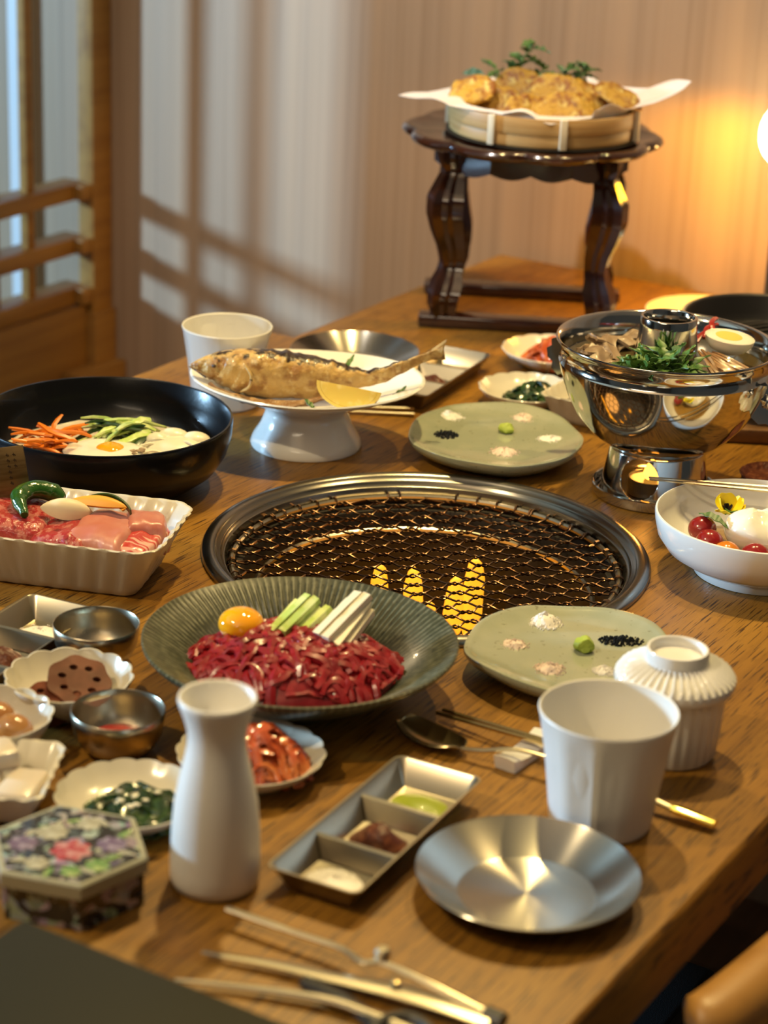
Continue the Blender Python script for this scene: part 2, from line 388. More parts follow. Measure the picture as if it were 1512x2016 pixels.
# lattice partition that screens the booth, running along the bench to the back wall
lat = thing('lattice_partition', 'wooden lattice screen with thin uprights and flat rails against the back wall', 'partition', R(-1.74, 2.2), -TH)
def lp(name, n0, n1, d0, d1, z0, z1, b=.0012, m=m_lat):
    return obj(name, box(G(), n0+1.74, n1+1.74, d0-2.2, d1-2.2, z0, z1, b), m, lat)
lp('post', -1.746, -1.722, 2.160, 2.198, FZ, CZ-.01)
for zt, zb in ((-.001, -.022), (-.071, -.092), (-.136, -.158)):
    lp('rail', -1.774, -1.738, 1.25, 2.166, zb, zt)
    lp('rail_return', -1.738, -1.724, 2.140, 2.164, zb+.001, zt-.001)
for k in (0, 1, 8, 9, 10, 11):
    dk = 2.069-.0675*k; lp('upright', -1.760, -1.748, dk-.007, dk+.007, -.15, CZ-.02, .0008)
lp('upright', -1.768, -1.738, 1.20, 1.25, FZ, CZ-.01)
lp('light_block_board', -1.775, -1.731, 1.575, 1.900, FZ, CZ-.01, .002, m_panel)  # unseen solid board, added to keep daylight off the right of the wall
lp('panel', -1.762, -1.728, 1.25, 2.152, FZ, -.160, .002, m_panel)
lp('panel_post', -1.735, -1.714, 2.152, 2.197, FZ, -.170, .002, m_panel)
lp('panel_foot', -1.728, -1.698, 2.10, 2.197, FZ, -.238, .002, m_panel)

# ------------------------------------------------------------------ dining table with its round grill opening
GC = (-.748, 1.3346)
tab = thing('dining_table', 'long oak table covered in dishes with a round grill set into it', 'table', (0, 0, FZ), -TH)
outer = [(-1.193, .55), (-.3765, .55), (-.3765, 2.186), (-1.148, 2.186), (-1.148, 1.755), (-1.193, 1.755)]
def inset(k): return [(-1.193+k, .55+k), (-.3765-k, .55+k), (-.3765-k, 2.186-k), (-1.148+k, 2.186-k), (-1.148+k, 1.755-k), (-1.193+k, 1.755-k)]
def table_top():
    bm = bmesh.new(); NH = 96
    prof = [(.0062, 0), (.0028, -.0008), (.0008, -.0028), (0, -.0062), (0, -.041), (.003, -.044)]
    loops = [[bm.verts.new((x, y, z-FZ)) for x, y in inset(k)] for k, z in prof]
    hole = [[bm.verts.new((GC[0]+.161*math.cos(2*PI*k/NH), GC[1]+.161*math.sin(2*PI*k/NH), z-FZ)) for k in range(NH)] for z in (0, -.044)]
    for A, B in zip(loops, loops[1:]):
        for k in range(6): bm.faces.new((A[k], A[(k+1) % 6], B[(k+1) % 6], B[k]))
    for k in range(NH): bm.faces.new((hole[0][k], hole[1][k], hole[1][(k+1) % NH], hole[0][(k+1) % NH]))
    for A, H in ((loops[0], hole[0]), (loops[-1], hole[1])):
        es = []
        for L in (A, H):
            for k in range(len(L)):
                e = bm.edges.get((L[k], L[(k+1) % len(L)])) or bm.edges.new((L[k], L[(k+1) % len(L)])); es.append(e)
        bmesh.ops.triangle_fill(bm, use_beauty=True, edges=es, normal=(0, 0, 1))
    g = G(); bm.verts.index_update(); g.add([v.co[:] for v in bm.verts], [[v.index for v in f.verts] for f in bm.faces]); bm.free(); return g
obj('tabletop', table_top(), m_table, tab, angle=30)
for n_, d_ in ((-1.09, .65), (-.48, .65), (-1.06, 2.09), (-.48, 2.09)):
    obj('leg', box(G(), n_-.035, n_+.035, d_-.035, d_+.035, 0, -FZ-.044, .004), m_edge, tab)

# ------------------------------------------------------------------ grill and its woven grate
GW = R(*GC)
gr = thing('tabletop_grill', 'round steel grill sunk into the middle of the oak table', 'grill', (GW.x, GW.y, 0))
obj('rim', lathe([(.150, -.012), (.1595, -.012), (.1595, .0004), (.1692, .0004), (.1694, .0028), (.1680, .0052), (.1640, .0064), (.1605, .0060), (.1585, .0046), (.1575, .0026), (.1555, .0024), (.1545, .0010), (.1532, -.0022), (.1518, -.0024), (.1510, -.006)], 128, closed=True), m_ring, gr, angle=60)
obj('pit', lathe([(.1510, -.0065), (.1500, -.016), (.1405, -.018), (.1385, -.022), (.1340, -.060), (.1300, -.118), (.120, -.124), (0, -.126)], 96), m_pit, gr)
obj('guard_ring', tube([(.128*math.cos(a*PI/32), .128*math.sin(a*PI/32), -.030) for a in range(64)], .0022, 6, loop=True), m_steel2, gr)
obj('burner', lathe([(.100, -.1258), (.112, -.1258), (.115, -.121), (.112, -.115), (.104, -.112), (.098, -.116)], 64, closed=True), m_iron, gr)
def flame(h, wd, seed):
    g = lathe([(0, 0), (wd*.55, .004), (wd*.9, h*.2), (wd, h*.45), (wd*.9, h*.75), (wd*.6, h*.92), (0, h)], 14, sy=.5); return g.disp(.0018, 40, seed)
for (x, y, z, h, wd) in ((-.034, .098, -.114, .066, .0080), (-.050, .096, -.114, .044, .0070), (-.006, .100, -.114, .062, .0085), (.008, .098, -.114, .034, .0065), (.042, .099, -.114, .074, .0092), (.027, .097, -.114, .058, .0085), (.042, .070, -.114, .022, .0085), (.040, .04, -.114, .020, .007), (.038, .0, -.114, .016, .007)):
    obj('flame', flame(h, wd, x*100), m_flame, gr, (x, y, z))
l = bpy.data.lights.new('grill_glow', 'POINT'); l.energy = .05; l.color = (1, .42, .08); l.shadow_soft_size = .03
lo = bpy.data.objects.new('grill_glow', l); C.objects.link(lo); lo.location = (GW.x, GW.y+.06, -.06)

gt = thing('grill_grate', 'round wire grate of twisted dark wire hooked on a steel hoop in the grill', 'grate', (GW.x, GW.y, -.0085), math.radians(10))
RR = .1462
obj('hoop', tube([(RR*math.cos(a*PI/48), RR*math.sin(a*PI/48), 0) for a in range(96)], .0023, 8, loop=True), m_steel2, gt)
def hooked(Pn, side):
    """last points of a wire, wrapped over the hoop"""
    v = Vector((Pn.x, Pn.y)); k = v.normalized()
    out = []
    for rr_, z in ((-.0034, .0006), (-.0022, .0030), (.0003, .0036), (.0030, .0018), (.0034, -.0006), (.0012, -.0034)):
        out.append(Vector((k.x*(RR+rr_), k.y*(RR+rr_), z)))
    return out
pa, pp, tw, rw = .0146, .0170, .0096, .00088
for i in range(-17, 18):
    y0 = i*pp/2; P = []
    for c in range(-11, 12):
        s = 1 if (i+c) % 2 == 0 else -1; yc = y0+s*pp/4; xc = c*pa; rg = rnd(i*100+c); jx, jz = rg.uniform(-.0007, .0007), rg.uniform(-.0006, .0006)
        for k in range(9):
            t = k/8; ph = (PI if s > 0 else 0)+2*PI*t*1.0
            q = Vector((xc+jx+(t-.5)*tw, yc+rw*math.cos(ph)*1.05, rw*math.sin(ph)*1.05*(1)+jz))
            P.append(q)
    ins = [q for q in P if math.hypot(q.x, q.y) < RR-.0045]
    if len(ins) < 4: continue
    path = list(reversed(hooked(ins[0], -1)))+ins+hooked(ins[-1], 1)
    obj('wire', tube(path, .00082, 5), m_wire, gt)

# ------------------------------------------------------------------ dishes
def steel_plate(label, x, y):
    t = thing('steel_plate', label, 'plate', (x, y, 0), 0, None)
    obj('dish', lathe([(0, .0016), (.037, .0016), (.0385, .0022), (.0600, .0150), (.0612, .0160), (.0617, .0156), (.0612, .0146), (.0385, .0004), (0, .0004)], 96), m_steel, t, angle=25); return t
steel_plate('round brushed steel plate with flared rim, empty, at the near edge of the table', .0868, 1.0405)
steel_plate('empty brushed steel plate behind the fish, beside the tall white cup', -.0345, 2.005)

def cup(label, x, y, rot):
    t = thing('white_cup', label, 'cup', (x, y, 0), rot)
    def fac(a, i, r_, z):
        if i < 2 or i > 6: return r_, z
        q = 9; s = 2*PI/q; f = (a+.13*math.sin(3*a)) % s-s/2; k = math.cos(s/2*.8)/math.cos(max(-s/2*.8, min(s/2*.8, f)))
        amt = (0, 0, .7, 1.1, 1.15, 1.05, .3)[i]; n_ = noise.noise((math.cos(a)*1.5, math.sin(a)*1.5, z*40))*.0006
        return r_*lerp(1, k, amt*.75)+n_, z
    prof = [(0, .0006), (.0285, .0004), (.0300, .0022), (.0322, .020), (.0352, .042), (.0384, .062), (.0398, .0690), (.0405, .0722), (.0399, .0732), (.0389, .0726), (.0370, .060), (.0310, .020), (.0285, .008), (0, .006)]
    obj('body', lathe(prof, 108, fac), m_satin, t, angle=12); return t
cup('faceted white handleless cup standing by the near steel plate', .1335, 1.127, .3)
cup('faceted white cup behind the fish dish, next to the black bowl', -.1465, 1.871, 1.1)

t = thing('covered_cup', 'white fluted cup with a ribbed lid at the right side of the front plates', 'cup', (.1835, 1.2215, 0))
fl = lambda a, i, r_, z: (r_*(1+.012*math.cos(28*a)*(1 if 1 < i < 5 else 0)), z)
obj('body', lathe([(0, .0005), (.0275, .0004), (.0290, .003), (.0305, .020), (.0315, .036), (.0318, .0462), (.0298, .0462), (.029, .03), (.026, .006), (0, .005)], 168, fl), m_white, t)
def lidf(a, i, r_, z): return r_, z+(.0011*math.cos(40*a) if i in (5, 6, 7) else 0)
ld = obj('lid', lathe([(0, .0465), (.0335, .0465), (.0366, .0468), (.0376, .0490), (.0374, .0530), (.0345, .0562), (.0280, .0594), (.0225, .0618), (.0198, .0630), (.0194, .0690), (.0188, .0704), (.0174, .0704), (.0166, .0690), (.0160, .0645), (0, .0640)], 240, lidf), m_white, t)

t = thing('sake_carafe', 'tall white porcelain carafe with pinched neck in front of the kimchi', 'carafe', (-.0835, 1.0405, 0))
cp = [(0, .0006), (.0215, .0004), (.0236, .0018), (.0246, .006), (.0247, .013), (.0240, .034), (.0226, .050), (.0203, .063), (.0178, .074), (.0160, .083), (.0156, .089), (.0164, .095), (.0184, .102), (.0204, .1075), (.0212, .1105), (.0208, .1124), (.0200, .1126), (.0192, .1112), (.0170, .1000), (.0140, .094), (0, .093)]
obj('body', lathe(cp, 64), m_satin, t, angle=80)

def steel_bowl(label, x, y):
    t = thing('steel_bowl', label, 'bowl', (x, y, 0))
    obj('bowl', lathe([(0, .0008), (.0125, .0004), (.0165, .0014), (.0225, .0062), (.0268, .0145), (.0284, .0240), (.0286, .0285), (.0281, .0290), (.0277, .0284), (.0274, .0240), (.0258, .0150), (.0216, .0074), (.0155, .0026), (0, .0020)], 72), m_steel2, t, angle=50); return t
steel_bowl('small brushed steel bowl holding minced garlic, beside the green plate', -.186, 1.3130)
steel_bowl('small brushed steel bowl holding red chili sauce, left of the carafe', -.1555, 1.1880)
g = G()
for k in range(46):
    q = rnd(k); a = q.uniform(0, 6.28); rr = .008*q.random()**.5; ball(.0011, .0009, .0008, 1, g, c=(rr*math.cos(a), rr*math.sin(a), .0006+.0028*(1-rr/.008)*q.random()))
stuff(obj('minced_garlic', g.disp(.0006, 900, 2), m_pear, None, (-.178, 1.3165, .0042)), 'small mound of minced garlic in the steel bowl', 'garlic')
stuff(obj('chili_sauce', lathe([(0, .0018), (.010, .0014), (.019, .0008), (.0208, -.0002), (.013, -.0035), (0, -.0042)], 40).disp(.0012, 110, 5, 'z'), m_chili, None, (-.1545, 1.189, .0083)), 'glossy red chili sauce in the steel bowl left of the carafe', 'sauce')
g = G()
for k in range(7): ball(.0022, .0013, .0007, 1, g, c=(rnd(k).uniform(-.006, .004), rnd(k+50).uniform(-.004, .004), 0))
stuff(obj('scallion_bits', g, m_stem, None, (-.158, 1.1860, .0112)), 'chopped green scallion bits on the red chili sauce', 'garnish')

# three-compartment steel trays
def tray(label, x, y, rot):
    t = thing('sauce_tray', label, 'tray', (x, y, 0), rot)
    hx, hy = .0285, .0775
    g = rr_lathe([(.010, .0006), (.0095, .0006), (.0012, .0150), (0, .0158), (0, .0166), (.0012, .0166), (.0022, .0158), (.0098, .0020), (.0104, .0018)], hx, hy, .006, 6)
    obj('pan', g, m_steel2, t, angle=28)
    for yy in (-.0262, .0262):
        d = grid(8, 8, lambda u, v, yy=yy: ((u-.5)*2*lerp(.0178, .0262, min(1, 1-abs(v-.5)*2)), yy+(v-.5)*.014, .0022+.0118*min(1, (1-abs(v-.5)*2)*1.25)))
        obj('divider', d, m_steel2, t)
    return t
def heap(name, label, cat, x, y, z, rx, ry, h, m, seed, amp=.0012, freq=160, rot=0, grains=0, gr=.0008, group=None):
    g = lathe([(0, 1), (.3, .95), (.55, .72), (.8, .35), (.95, .1), (1, 0), (0, -.01)], 40)
    h *= .8; g.v = [(a*rx, b*ry, c*h) for a, b, c in g.v]; g.disp(amp, freq, seed)
    q = rnd(seed)
    for k in range(grains):
        a = q.uniform(0, 2*PI); rr = q.random()**.7*1.28
        zz = max(0, 1-rr)*h*1.15+gr*.35; s = gr*q.uniform(.6, 1.3)
        g.add([(rx*rr*math.cos(a)+dx*s, ry*rr*math.sin(a)+dy*s, zz+dz*s) for dx, dy, dz in ((1, 0, 0), (-.6, .8, 0), (-.6, -.8, .1), (.1, 0, 1), (0, .1, -.8))], [(0, 1, 3), (1, 2, 3), (2, 0, 3), (1, 0, 4), (2, 1, 4), (0, 2, 4)])
    g.v = [(a, b, max(c, -.0002)) for a, b, c in g.v]
    return stuff(obj(name, g, m, None, (x, y, z), (0, 0, rot)), label, cat, group)
TR = [('front', 'three-part steel sauce tray lying diagonally in front of the green plate', .0048, 1.0875, -math.radians(27.2)),
      ('left', 'three-part steel sauce tray at the left edge beside the ribbed meat dish', -.2475, 1.305, -math.radians(24)),
      ('rear', 'three-part steel sauce tray behind the fish, pointing at the carved stand', .0395, 1.9470, -math.radians(24))]
for key, lb, x, y, rot in TR:
    tray(lb, x, y, rot)
    def at(dy, dx=0): return (x+dx*math.cos(rot)-dy*math.sin(rot), y+dx*math.sin(rot)+dy*math.cos(rot))
    near, mid, far = at(-.0510), at(0), at(.0510)
    if key == 'front':
        heap('salt_mound', 'flat mound of fine salt in the nearest part of the front sauce tray', 'salt', *near, .0020, .0165, .0135, .0036, m_salt, 3, .0006, 300, rot, 160, .0006)
        heap('soybean_paste', 'dark brown soybean paste in the middle part of the front sauce tray', 'paste', *mid, .0020, .0172, .0118, .0135, m_jang, 4, .0022, 120, rot)
        heap('wasabi_sauce', 'smooth green sauce pool in the far part of the front sauce tray', 'sauce', *far, .0020, .0172, .0135, .0048, m_wpaste, 5, .0004, 60, rot)
    elif key == 'left':
        heap('salt_mound', 'coarse white salt heaped in the steel tray by the meat dish', 'salt', *at(.045), .0020, .0172, .0150, .0075, m_salt, 6, .001, 300, rot, 260, .0007)
        heap('soybean_paste', 'coarse brown paste in the steel tray at the left edge', 'paste', *mid, .0020, .0165, .0118, .0115, m_jang, 7, .0022, 200, rot)
    else:
        heap('salt_mound', 'fine salt in the far part of the steel tray by the carved stand', 'salt', *far, .0020, .0165, .0135, .0036, m_salt2, 8, .0006, 300, rot, 100, .0006)
        heap('soybean_paste', 'dark brown paste in the steel tray behind the fish tail', 'paste', *mid, .0020, .0170, .0118, .0110, m_jang, 9, .0022, 150, rot)
        heap('wasabi_sauce', 'green paste at the near end of the tray behind the fish', 'sauce', *near, .0020, .0150, .0115, .0050, m_wpaste, 10, .0006, 60, rot)

# hand-shaped sage plates with little piles of seasoning
def sage(label, x, y, rot, rx, ry):
    t = thing('sage_plate', label, 'plate', (x, y, 0), rot); ph = x*30
    def w_(a, i, r_, z):
        k = 1+(.020*math.sin(3*a+ph)+.013*math.sin(5*a-ph)+.008*math.sin(9*a+1))*min(1, r_*1.0)
        zz = z+(.0012*math.sin(4*a+ph) if 3 <= i <= 9 else 0)
        return r_*k, zz
    prof = [(0, .0010), (.55, .0004), (.62, .0010), (.84, .0062), (.96, .0130), (1.0, .0178), (.995, .0196), (.97, .0200), (.93, .0190), (.86, .0172), (.70, .0158), (.35, .0152), (0, .0152)]
    g = lathe(prof, 96, w_); g.v = [(a*rx, b*ry, c) for a, b, c in g.v]
    obj('plate', g, m_sage, t, angle=60); return t
sage('sage green uneven oval plate with seasonings in front of the covered cup', .1300, 1.3290, -.22, .0712, .0725)
sage('sage green uneven oval plate with seasonings behind the grill', .0925, 1.7640, -.10, .0740, .0850)
ZS = .0153
SP = 'seasoning piles on the sage plates'
for nm, lb, cat, x, y, rx, ry, h, m, sd, gr_ in (
    ('salt_pile', 'white salt pile at the far edge of the front sage plate', 'salt', .1135, 1.3760, .0105, .0105, .0085, m_salt, 21, .0011),
    ('salt_pile', 'low pinkish salt pile at the left of the front sage plate', 'salt', .0915, 1.3370, .0080, .0075, .0045, m_salt2, 22, .0007),
    ('wasabi_dab', 'rough green wasabi dab in the middle of the front sage plate', 'wasabi', .1375, 1.3330, .0064, .0068, .0115, m_wasabi, 23, 0),
    ('black_salt_pile', 'black salt crystals at the right of the front sage plate', 'salt', .1640, 1.3500, .0150, .0085, .0040, m_bsalt, 24, .0014),
    ('salt_pile', 'brownish salt pile at the near edge of the front sage plate', 'salt', .1130, 1.3000, .0085, .0085, .0055, m_salt2, 25, .0010),
    ('salt_pile', 'small white salt pile beside the covered cup on the front sage plate', 'salt', .1485, 1.3010, .0060, .0065, .0045, m_salt, 26, .0010),
    ('salt_pile', 'white flaky salt pile at the back left of the rear sage plate', 'salt', .0530, 1.8140, .0110, .0120, .0050, m_salt, 31, .0010),
    ('black_salt_pile', 'black salt crystals at the left of the rear sage plate', 'salt', .0500, 1.7640, .0100, .0105, .0045, m_bsalt, 32, .0013),
    ('wasabi_dab', 'green wasabi dab in the middle of the rear sage plate', 'wasabi', .1015, 1.7800, .0072, .0072, .0080, m_wasabi, 33, 0),
    ('salt_pile', 'pinkish salt pile at the back right of the rear sage plate', 'salt', .1190, 1.8200, .0095, .0105, .0040, m_salt2, 34, .0009),
    ('salt_pile', 'low white salt pile at the right edge of the rear sage plate', 'salt', .1405, 1.7660, .0115, .0085, .0030, m_salt, 35, .0007),
    ('salt_pile', 'white salt pile at the near edge of the rear sage plate', 'salt', .0985, 1.7260, .0105, .0105, .0048, m_salt2, 36, .0009)):
    if 'wasabi' in nm: stuff(obj(nm, ball(rx, ry, h*.52, 3).disp(.0022, 230, sd), m, None, (x, y, ZS+h*.40)), lb, cat)
    elif 'black' in nm: heap(nm, lb, cat, x, y, ZS, rx*.8, ry*.8, h*.5, m, sd, .001, 300, 0, 150, gr_)
    else: heap(nm, lb, cat, x, y, ZS, rx, ry, h, m, sd, .0016, 300, 0, 150, gr_)

# ------------------------------------------------------------------ beef tartare on the ribbed green plate
YX, YY = -.0503, 1.2760
t = thing('ribbed_plate', 'large olive green plate with fine radial ribs under the raw beef', 'plate', (YX, YY, 0))
def rib(a, i, r_, z):
    if 9 <= i <= 13: z += .0009*math.cos(128*a)*(.4, .9, 1, 1, .7)[i-9]
    return r_*(1+.004*math.sin(3*a+1)), z
obj('plate', lathe([(0, .0012), (.040, .0006), (.0435, .0022), (.070, .0170), (.0985, .0360), (.1014, .0395), (.1016, .0412), (.1005, .0418), (.0985, .0405), (.094, .0378), (.085, .0320), (.074, .0246), (.062, .0164), (.053, .0112), (.046, .0086), (.03, .0078), (0, .0078)], 512, rib), m_olive, t, angle=60)
po = t.children[0]; ba = po.data.attributes.new('burn', 'FLOAT', 'POINT')
ba.data.foreach_set('value', [(.5+.5*math.cos(128*math.atan2(v.co.y, v.co.x)))*min(1, max(0, (v.co.xy.length-.055)/.012)) for v in po.data.vertices])
# the heap of raw beef
g = G(); q = rnd(5)
mz = lambda x, y: .0080+.0330*max(0, 1-(x/.074)**2-(y/.058)**2)**.62 if (x/.074)**2+(y/.058)**2 < 1 else .0080
base = lathe([(0, 1), (.35, .96), (.6, .85), (.8, .64), (.93, .36), (1, .06), (.9, 0), (0, 0)], 48)
base.v = [(a*.072, b*.058, .0088+c*.0300) for a, b, c in base.v]; base.disp(.0028, 70, 3); g.add(base.v, base.f)
for k in range(300):
    a = q.uniform(0, 2*PI); rr = q.random()**.55*.97
    x, y = .073*rr*math.cos(a), .057*rr*math.sin(a); an = q.uniform(0, PI); L = q.uniform(.014, .028); cv = q.uniform(-.9, .9)
    lift = q.uniform(-.0014, .0012); P = []; rad = q.uniform(.0022, .0036); w_ = q.uniform(0, 6)
    for s_ in range(7):
        tt = s_/6-.5; px = x+math.cos(an+cv*tt*2)*L*tt; py = y+math.sin(an+cv*tt*2)*L*tt
        e = math.hypot(px/.075, py/.059)
        if e > 1: px /= e; py /= e
        P.append((px, py, mz(px*.96, py*.96)+lift+.0010*math.cos(tt*2.6)+.0006*math.sin(tt*9+w_)))
    tube(P, [rad*.75, rad*.98, rad, rad*.92, rad, rad*.96, rad*.7], 6, q.uniform(.75, .95), g)
g.disp(.0011, 150, 9)
stuff(obj('beef_tartare', g, m_beef, None, (-.0545, 1.2800, 0)), 'glossy heap of shredded raw red beef on the ribbed green plate', 'raw beef')
tag(obj('egg_yolk', ball(.0150, .0148, .0108, 4), m_yolk, None, (-.0895, 1.2960, .0405)), 'shiny orange egg yolk sitting on the raw beef', 'egg yolk')
# cucumber and pear sticks leaning on the heap
def stick(L, w_, h_, seed, bend=0.0, skin=False):
    g = G(); n = 6; q = rnd(seed); ring = []
    for i in range(n+1):
        t_ = i/n-.5; c = (t_*L, bend*(t_*t_-.25)*L, 0); k = 1-.12*q.random()
        ring += [(c[0]+.0012*q.uniform(-1, 1)*(i in (0, n)), c[1]+w_*k*a/2, c[2]+h_*k*b/2) for a, b in ((-1, -1), (1, -1), (1, 1), (-1, 1))]
    F = [(i*4+k, i*4+(k+1) % 4, i*4+4+(k+1) % 4, i*4+4+k) for i in range(n) for k in range(4)]
    M_ = [1 if skin and k == 0 else 0 for i in range(n) for k in range(4)]
    g.v = ring; g.f = F+[(3, 2, 1, 0), tuple(n*4+k for k in range(4))]; g.m = M_+[0, 0]; return g
cz = rnd(8)
CUL = ['leftmost cucumber stick beside the egg yolk', 'second cucumber stick from the egg yolk', 'third cucumber stick from the egg yolk', 'cucumber stick nearest the white pear sticks', 'upper cucumber stick lying on the others', 'dark skinned upper cucumber stick on the bundle']
for k in range(6):
    u_ = k % 4 if k < 4 else k-3.2
    tag(obj('cucumber_stick', stick(cz.uniform(.034, .040), .0062, .0050, k, 0, k in (1, 5)), [m_cucin, m_cucsk], None,
        (-.0625+.0058*u_, 1.3010-.0030*u_, .0425+.0052*(k > 3)), (rnd(k).uniform(-.3, .3), -.36, .92+cz.uniform(-.08, .08))),
        CUL[k], 'cucumber', 'cucumber sticks on the raw beef')
PEL = ['leftmost pear stick next to the cucumber', 'second pear stick from the cucumber in the lower row', 'third pear stick from the cucumber in the lower row', 'rightmost pear stick of the lower row', 'left pear stick of the middle row', 'middle pear stick of the middle row', 'right pear stick of the middle row', 'topmost left pear stick on the bundle', 'topmost right pear stick on the bundle']
for k in range(9):
    row = (0, 0, 0, 0, 1, 1, 1, 2, 2)[k]; u_ = (0, 1, 2, 3, .5, 1.5, 2.5, 1, 2)[k]
    tag(obj('pear_stick', stick(cz.uniform(.038, .046), .0062, .0050, k+20, cz.uniform(-.04, .04)), m_pear, None,
        (-.0330+.0062*u_, 1.2960-.0026*u_-.001*row, .0425+.0048*row), (rnd(k+9).uniform(-.25, .25), -.38, .98+cz.uniform(-.10, .10))),
        PEL[k], 'pear', 'pear sticks on the raw beef')

# ------------------------------------------------------------------ grilled fish on its pedestal dish
FX, FY = -.0695, 1.7690
t = thing('pedestal_dish', 'white oval pedestal dish carrying the grilled fish', 'dish', (FX, FY, 0), -.04)
def ov(a, i, r_, z):
    e = lerp(1, .82, min(1, max(0, (r_-.038)/.04))) if i > 5 else 1
    k = 1/math.sqrt(math.cos(a)**2+(math.sin(a)/e)**2); return r_*k, z+(.0030*math.cos(a)**2*min(1, r_/.09) if i > 5 else 0)
obj('dish', lathe([(0, .003), (.043, .0006), (.0470, .0004), (.0478, .0030), (.0455, .0090), (.0392, .0190), (.0352, .0290), (.0352, .0345), (.040, .0385), (.060, .0445), (.085, .0520), (.0985, .0572), (.1000, .0588), (.0990, .0600), (.096, .0590), (.082, .0545), (.060, .0480), (.03, .0445), (0, .0440)], 96, ov), m_white, t, angle=70)
sec = [(-.1685, .0705, .0715), (-.1635, .0672, .0752), (-.1560, .0635, .0795), (-.1450, .0575, .0835), (-.1270, .0510, .0866), (-.1060, .0486, .0868), (-.0845, .0484, .0848), (-.0635, .0488, .0826), (-.0460, .0520, .0790), (-.0300, .0565, .0738), (-.0160, .0590, .0725), (-.0040, .0630, .0768), (.0110, .0725, .0832), (.0260, .0815, .0895), (.0360, .0862, .0940), (.0430, .0885, .0968)]
def fishbody():
    g = G(); NS = 40; N = 130; rows = []; burn = []
    for i in range(N+1):
        x = lerp(sec[0][0], sec[-1][0], i/N); zb, zt = interp(sec, x); zb -= .0022*math.sin(PI*min(1, max(0, (x+.165)/.14))); zc, hh = (zb+zt)/2, (zt-zb)/2
        dep = min(.0205, hh*.90) if x < -.03 else hh*lerp(.85, .22, min(1, (x+.03)/.05))
        yc = 1.7500+.004*math.sin((x+.17)*14); row = []
        for k in range(NS):
            a = 2*PI*k/NS; cs, sn = math.cos(a), math.sin(a)
            y = yc-dep*(abs(cs)**.85)*(1 if cs > 0 else -1); z = zc+hh*(abs(sn)**.9)*(1 if sn > 0 else -1)
            body = min(1, max(0, (x+.128)/.02))*min(1, max(0, (.030-x)/.02))
            rough = noise.noise((x*90, y*60, z*90))*.0009+noise.noise((x*240, y*200, z*240))*.0004
            if sn > .3: rough += .0030*body*max(0, noise.noise((x*120, 3, z*120)))*min(1, (sn-.3)*2)
            head = min(1, max(0, (-.112-x)/.006)); rough *= 1-.5*head
            if sn < .75: rough -= .0011*head*max(0, math.sin((x+.112)*-430+z*190))
            y -= rough*(1 if cs > 0 else -1); z += rough*sn; row.append((x, y, z))
            burn.append(max(-.2, min(1.2, (sn-.52)*1.5*max(.25, body)+.25*noise.noise((x*38, z*30, 4))+(.25 if -.15 < x < -.118 and sn > .3 else 0))))
        rows.append(row)
    V = [q for r_ in rows for q in r_]
    F = [(i*NS+k, i*NS+(k+1) % NS, (i+1)*NS+(k+1) % NS, (i+1)*NS+k) for i in range(N) for k in range(NS)]
    F += [tuple(reversed(range(NS))), tuple(N*NS+k for k in range(NS))]
    g.add(V, F); return g, burn
fish = thing('grilled_fish', 'whole grilled golden fish with charred back lying on the pedestal dish', 'fish', (0, 0, 0))
fg, fb_ = fishbody(); fo = obj('body', fg, m_fishm, fish, (0, 0, .0006), angle=75)
at_ = fo.data.attributes.new('burn', 'FLOAT', 'POINT'); at_.data.foreach_set('value', fb_)
gl = smoothpath([(-.1210, 1.7330, .0800), (-.1150, 1.7290, .0720), (-.1165, 1.7300, .0620), (-.1240, 1.7350, .0555)], 8)
obj('gill_cover', tube(gl, [.0012*math.sin(PI*(.1+.8*i/(len(gl)-1)))+.0004 for i in range(len(gl))], 6), m_belly, fish)
obj('eye', ball(.0020, .0010, .0018, 2, None, 0, (-.1465, 1.7368, .0765)), m_char, fish)
obj('mouth', tube(smoothpath([(-.1685, 1.7540, .0700), (-.1615, 1.7455, .0690), (-.1530, 1.7385, .0655)], 6), [.0009]*12+[.0004], 6), m_char, fish)
obj('tail_fin', grid(10, 8, lambda u, v: (.034+.010*u+.002*u*abs(v-.5)*2, 1.7555+.0008*math.sin(v*40), .0890+.0050*u+(v-.5)*(.009+.009*u)), None, .0012), m_belly, fish)
obj('belly_flap', grid(24, 6, lambda u, v: (-.150+.112*u, 1.7400-.0125*math.sin(u*PI)**.6-.0085*v*math.sin(u*PI)+.0012*noise.noise((u*9, v*3, 1)), .0600-.0100*math.sin(u*PI)**.7-.0026*v*math.sin(u*PI)+.0016*noise.noise((u*14, v*2, 5))), None, .0024), M('browned_flap', (.21, .10, .035), .4, var=[((.34, .19, .075), 90, .45, .66, 4)], bump=(200, .7, .003), coat=.2), fish)
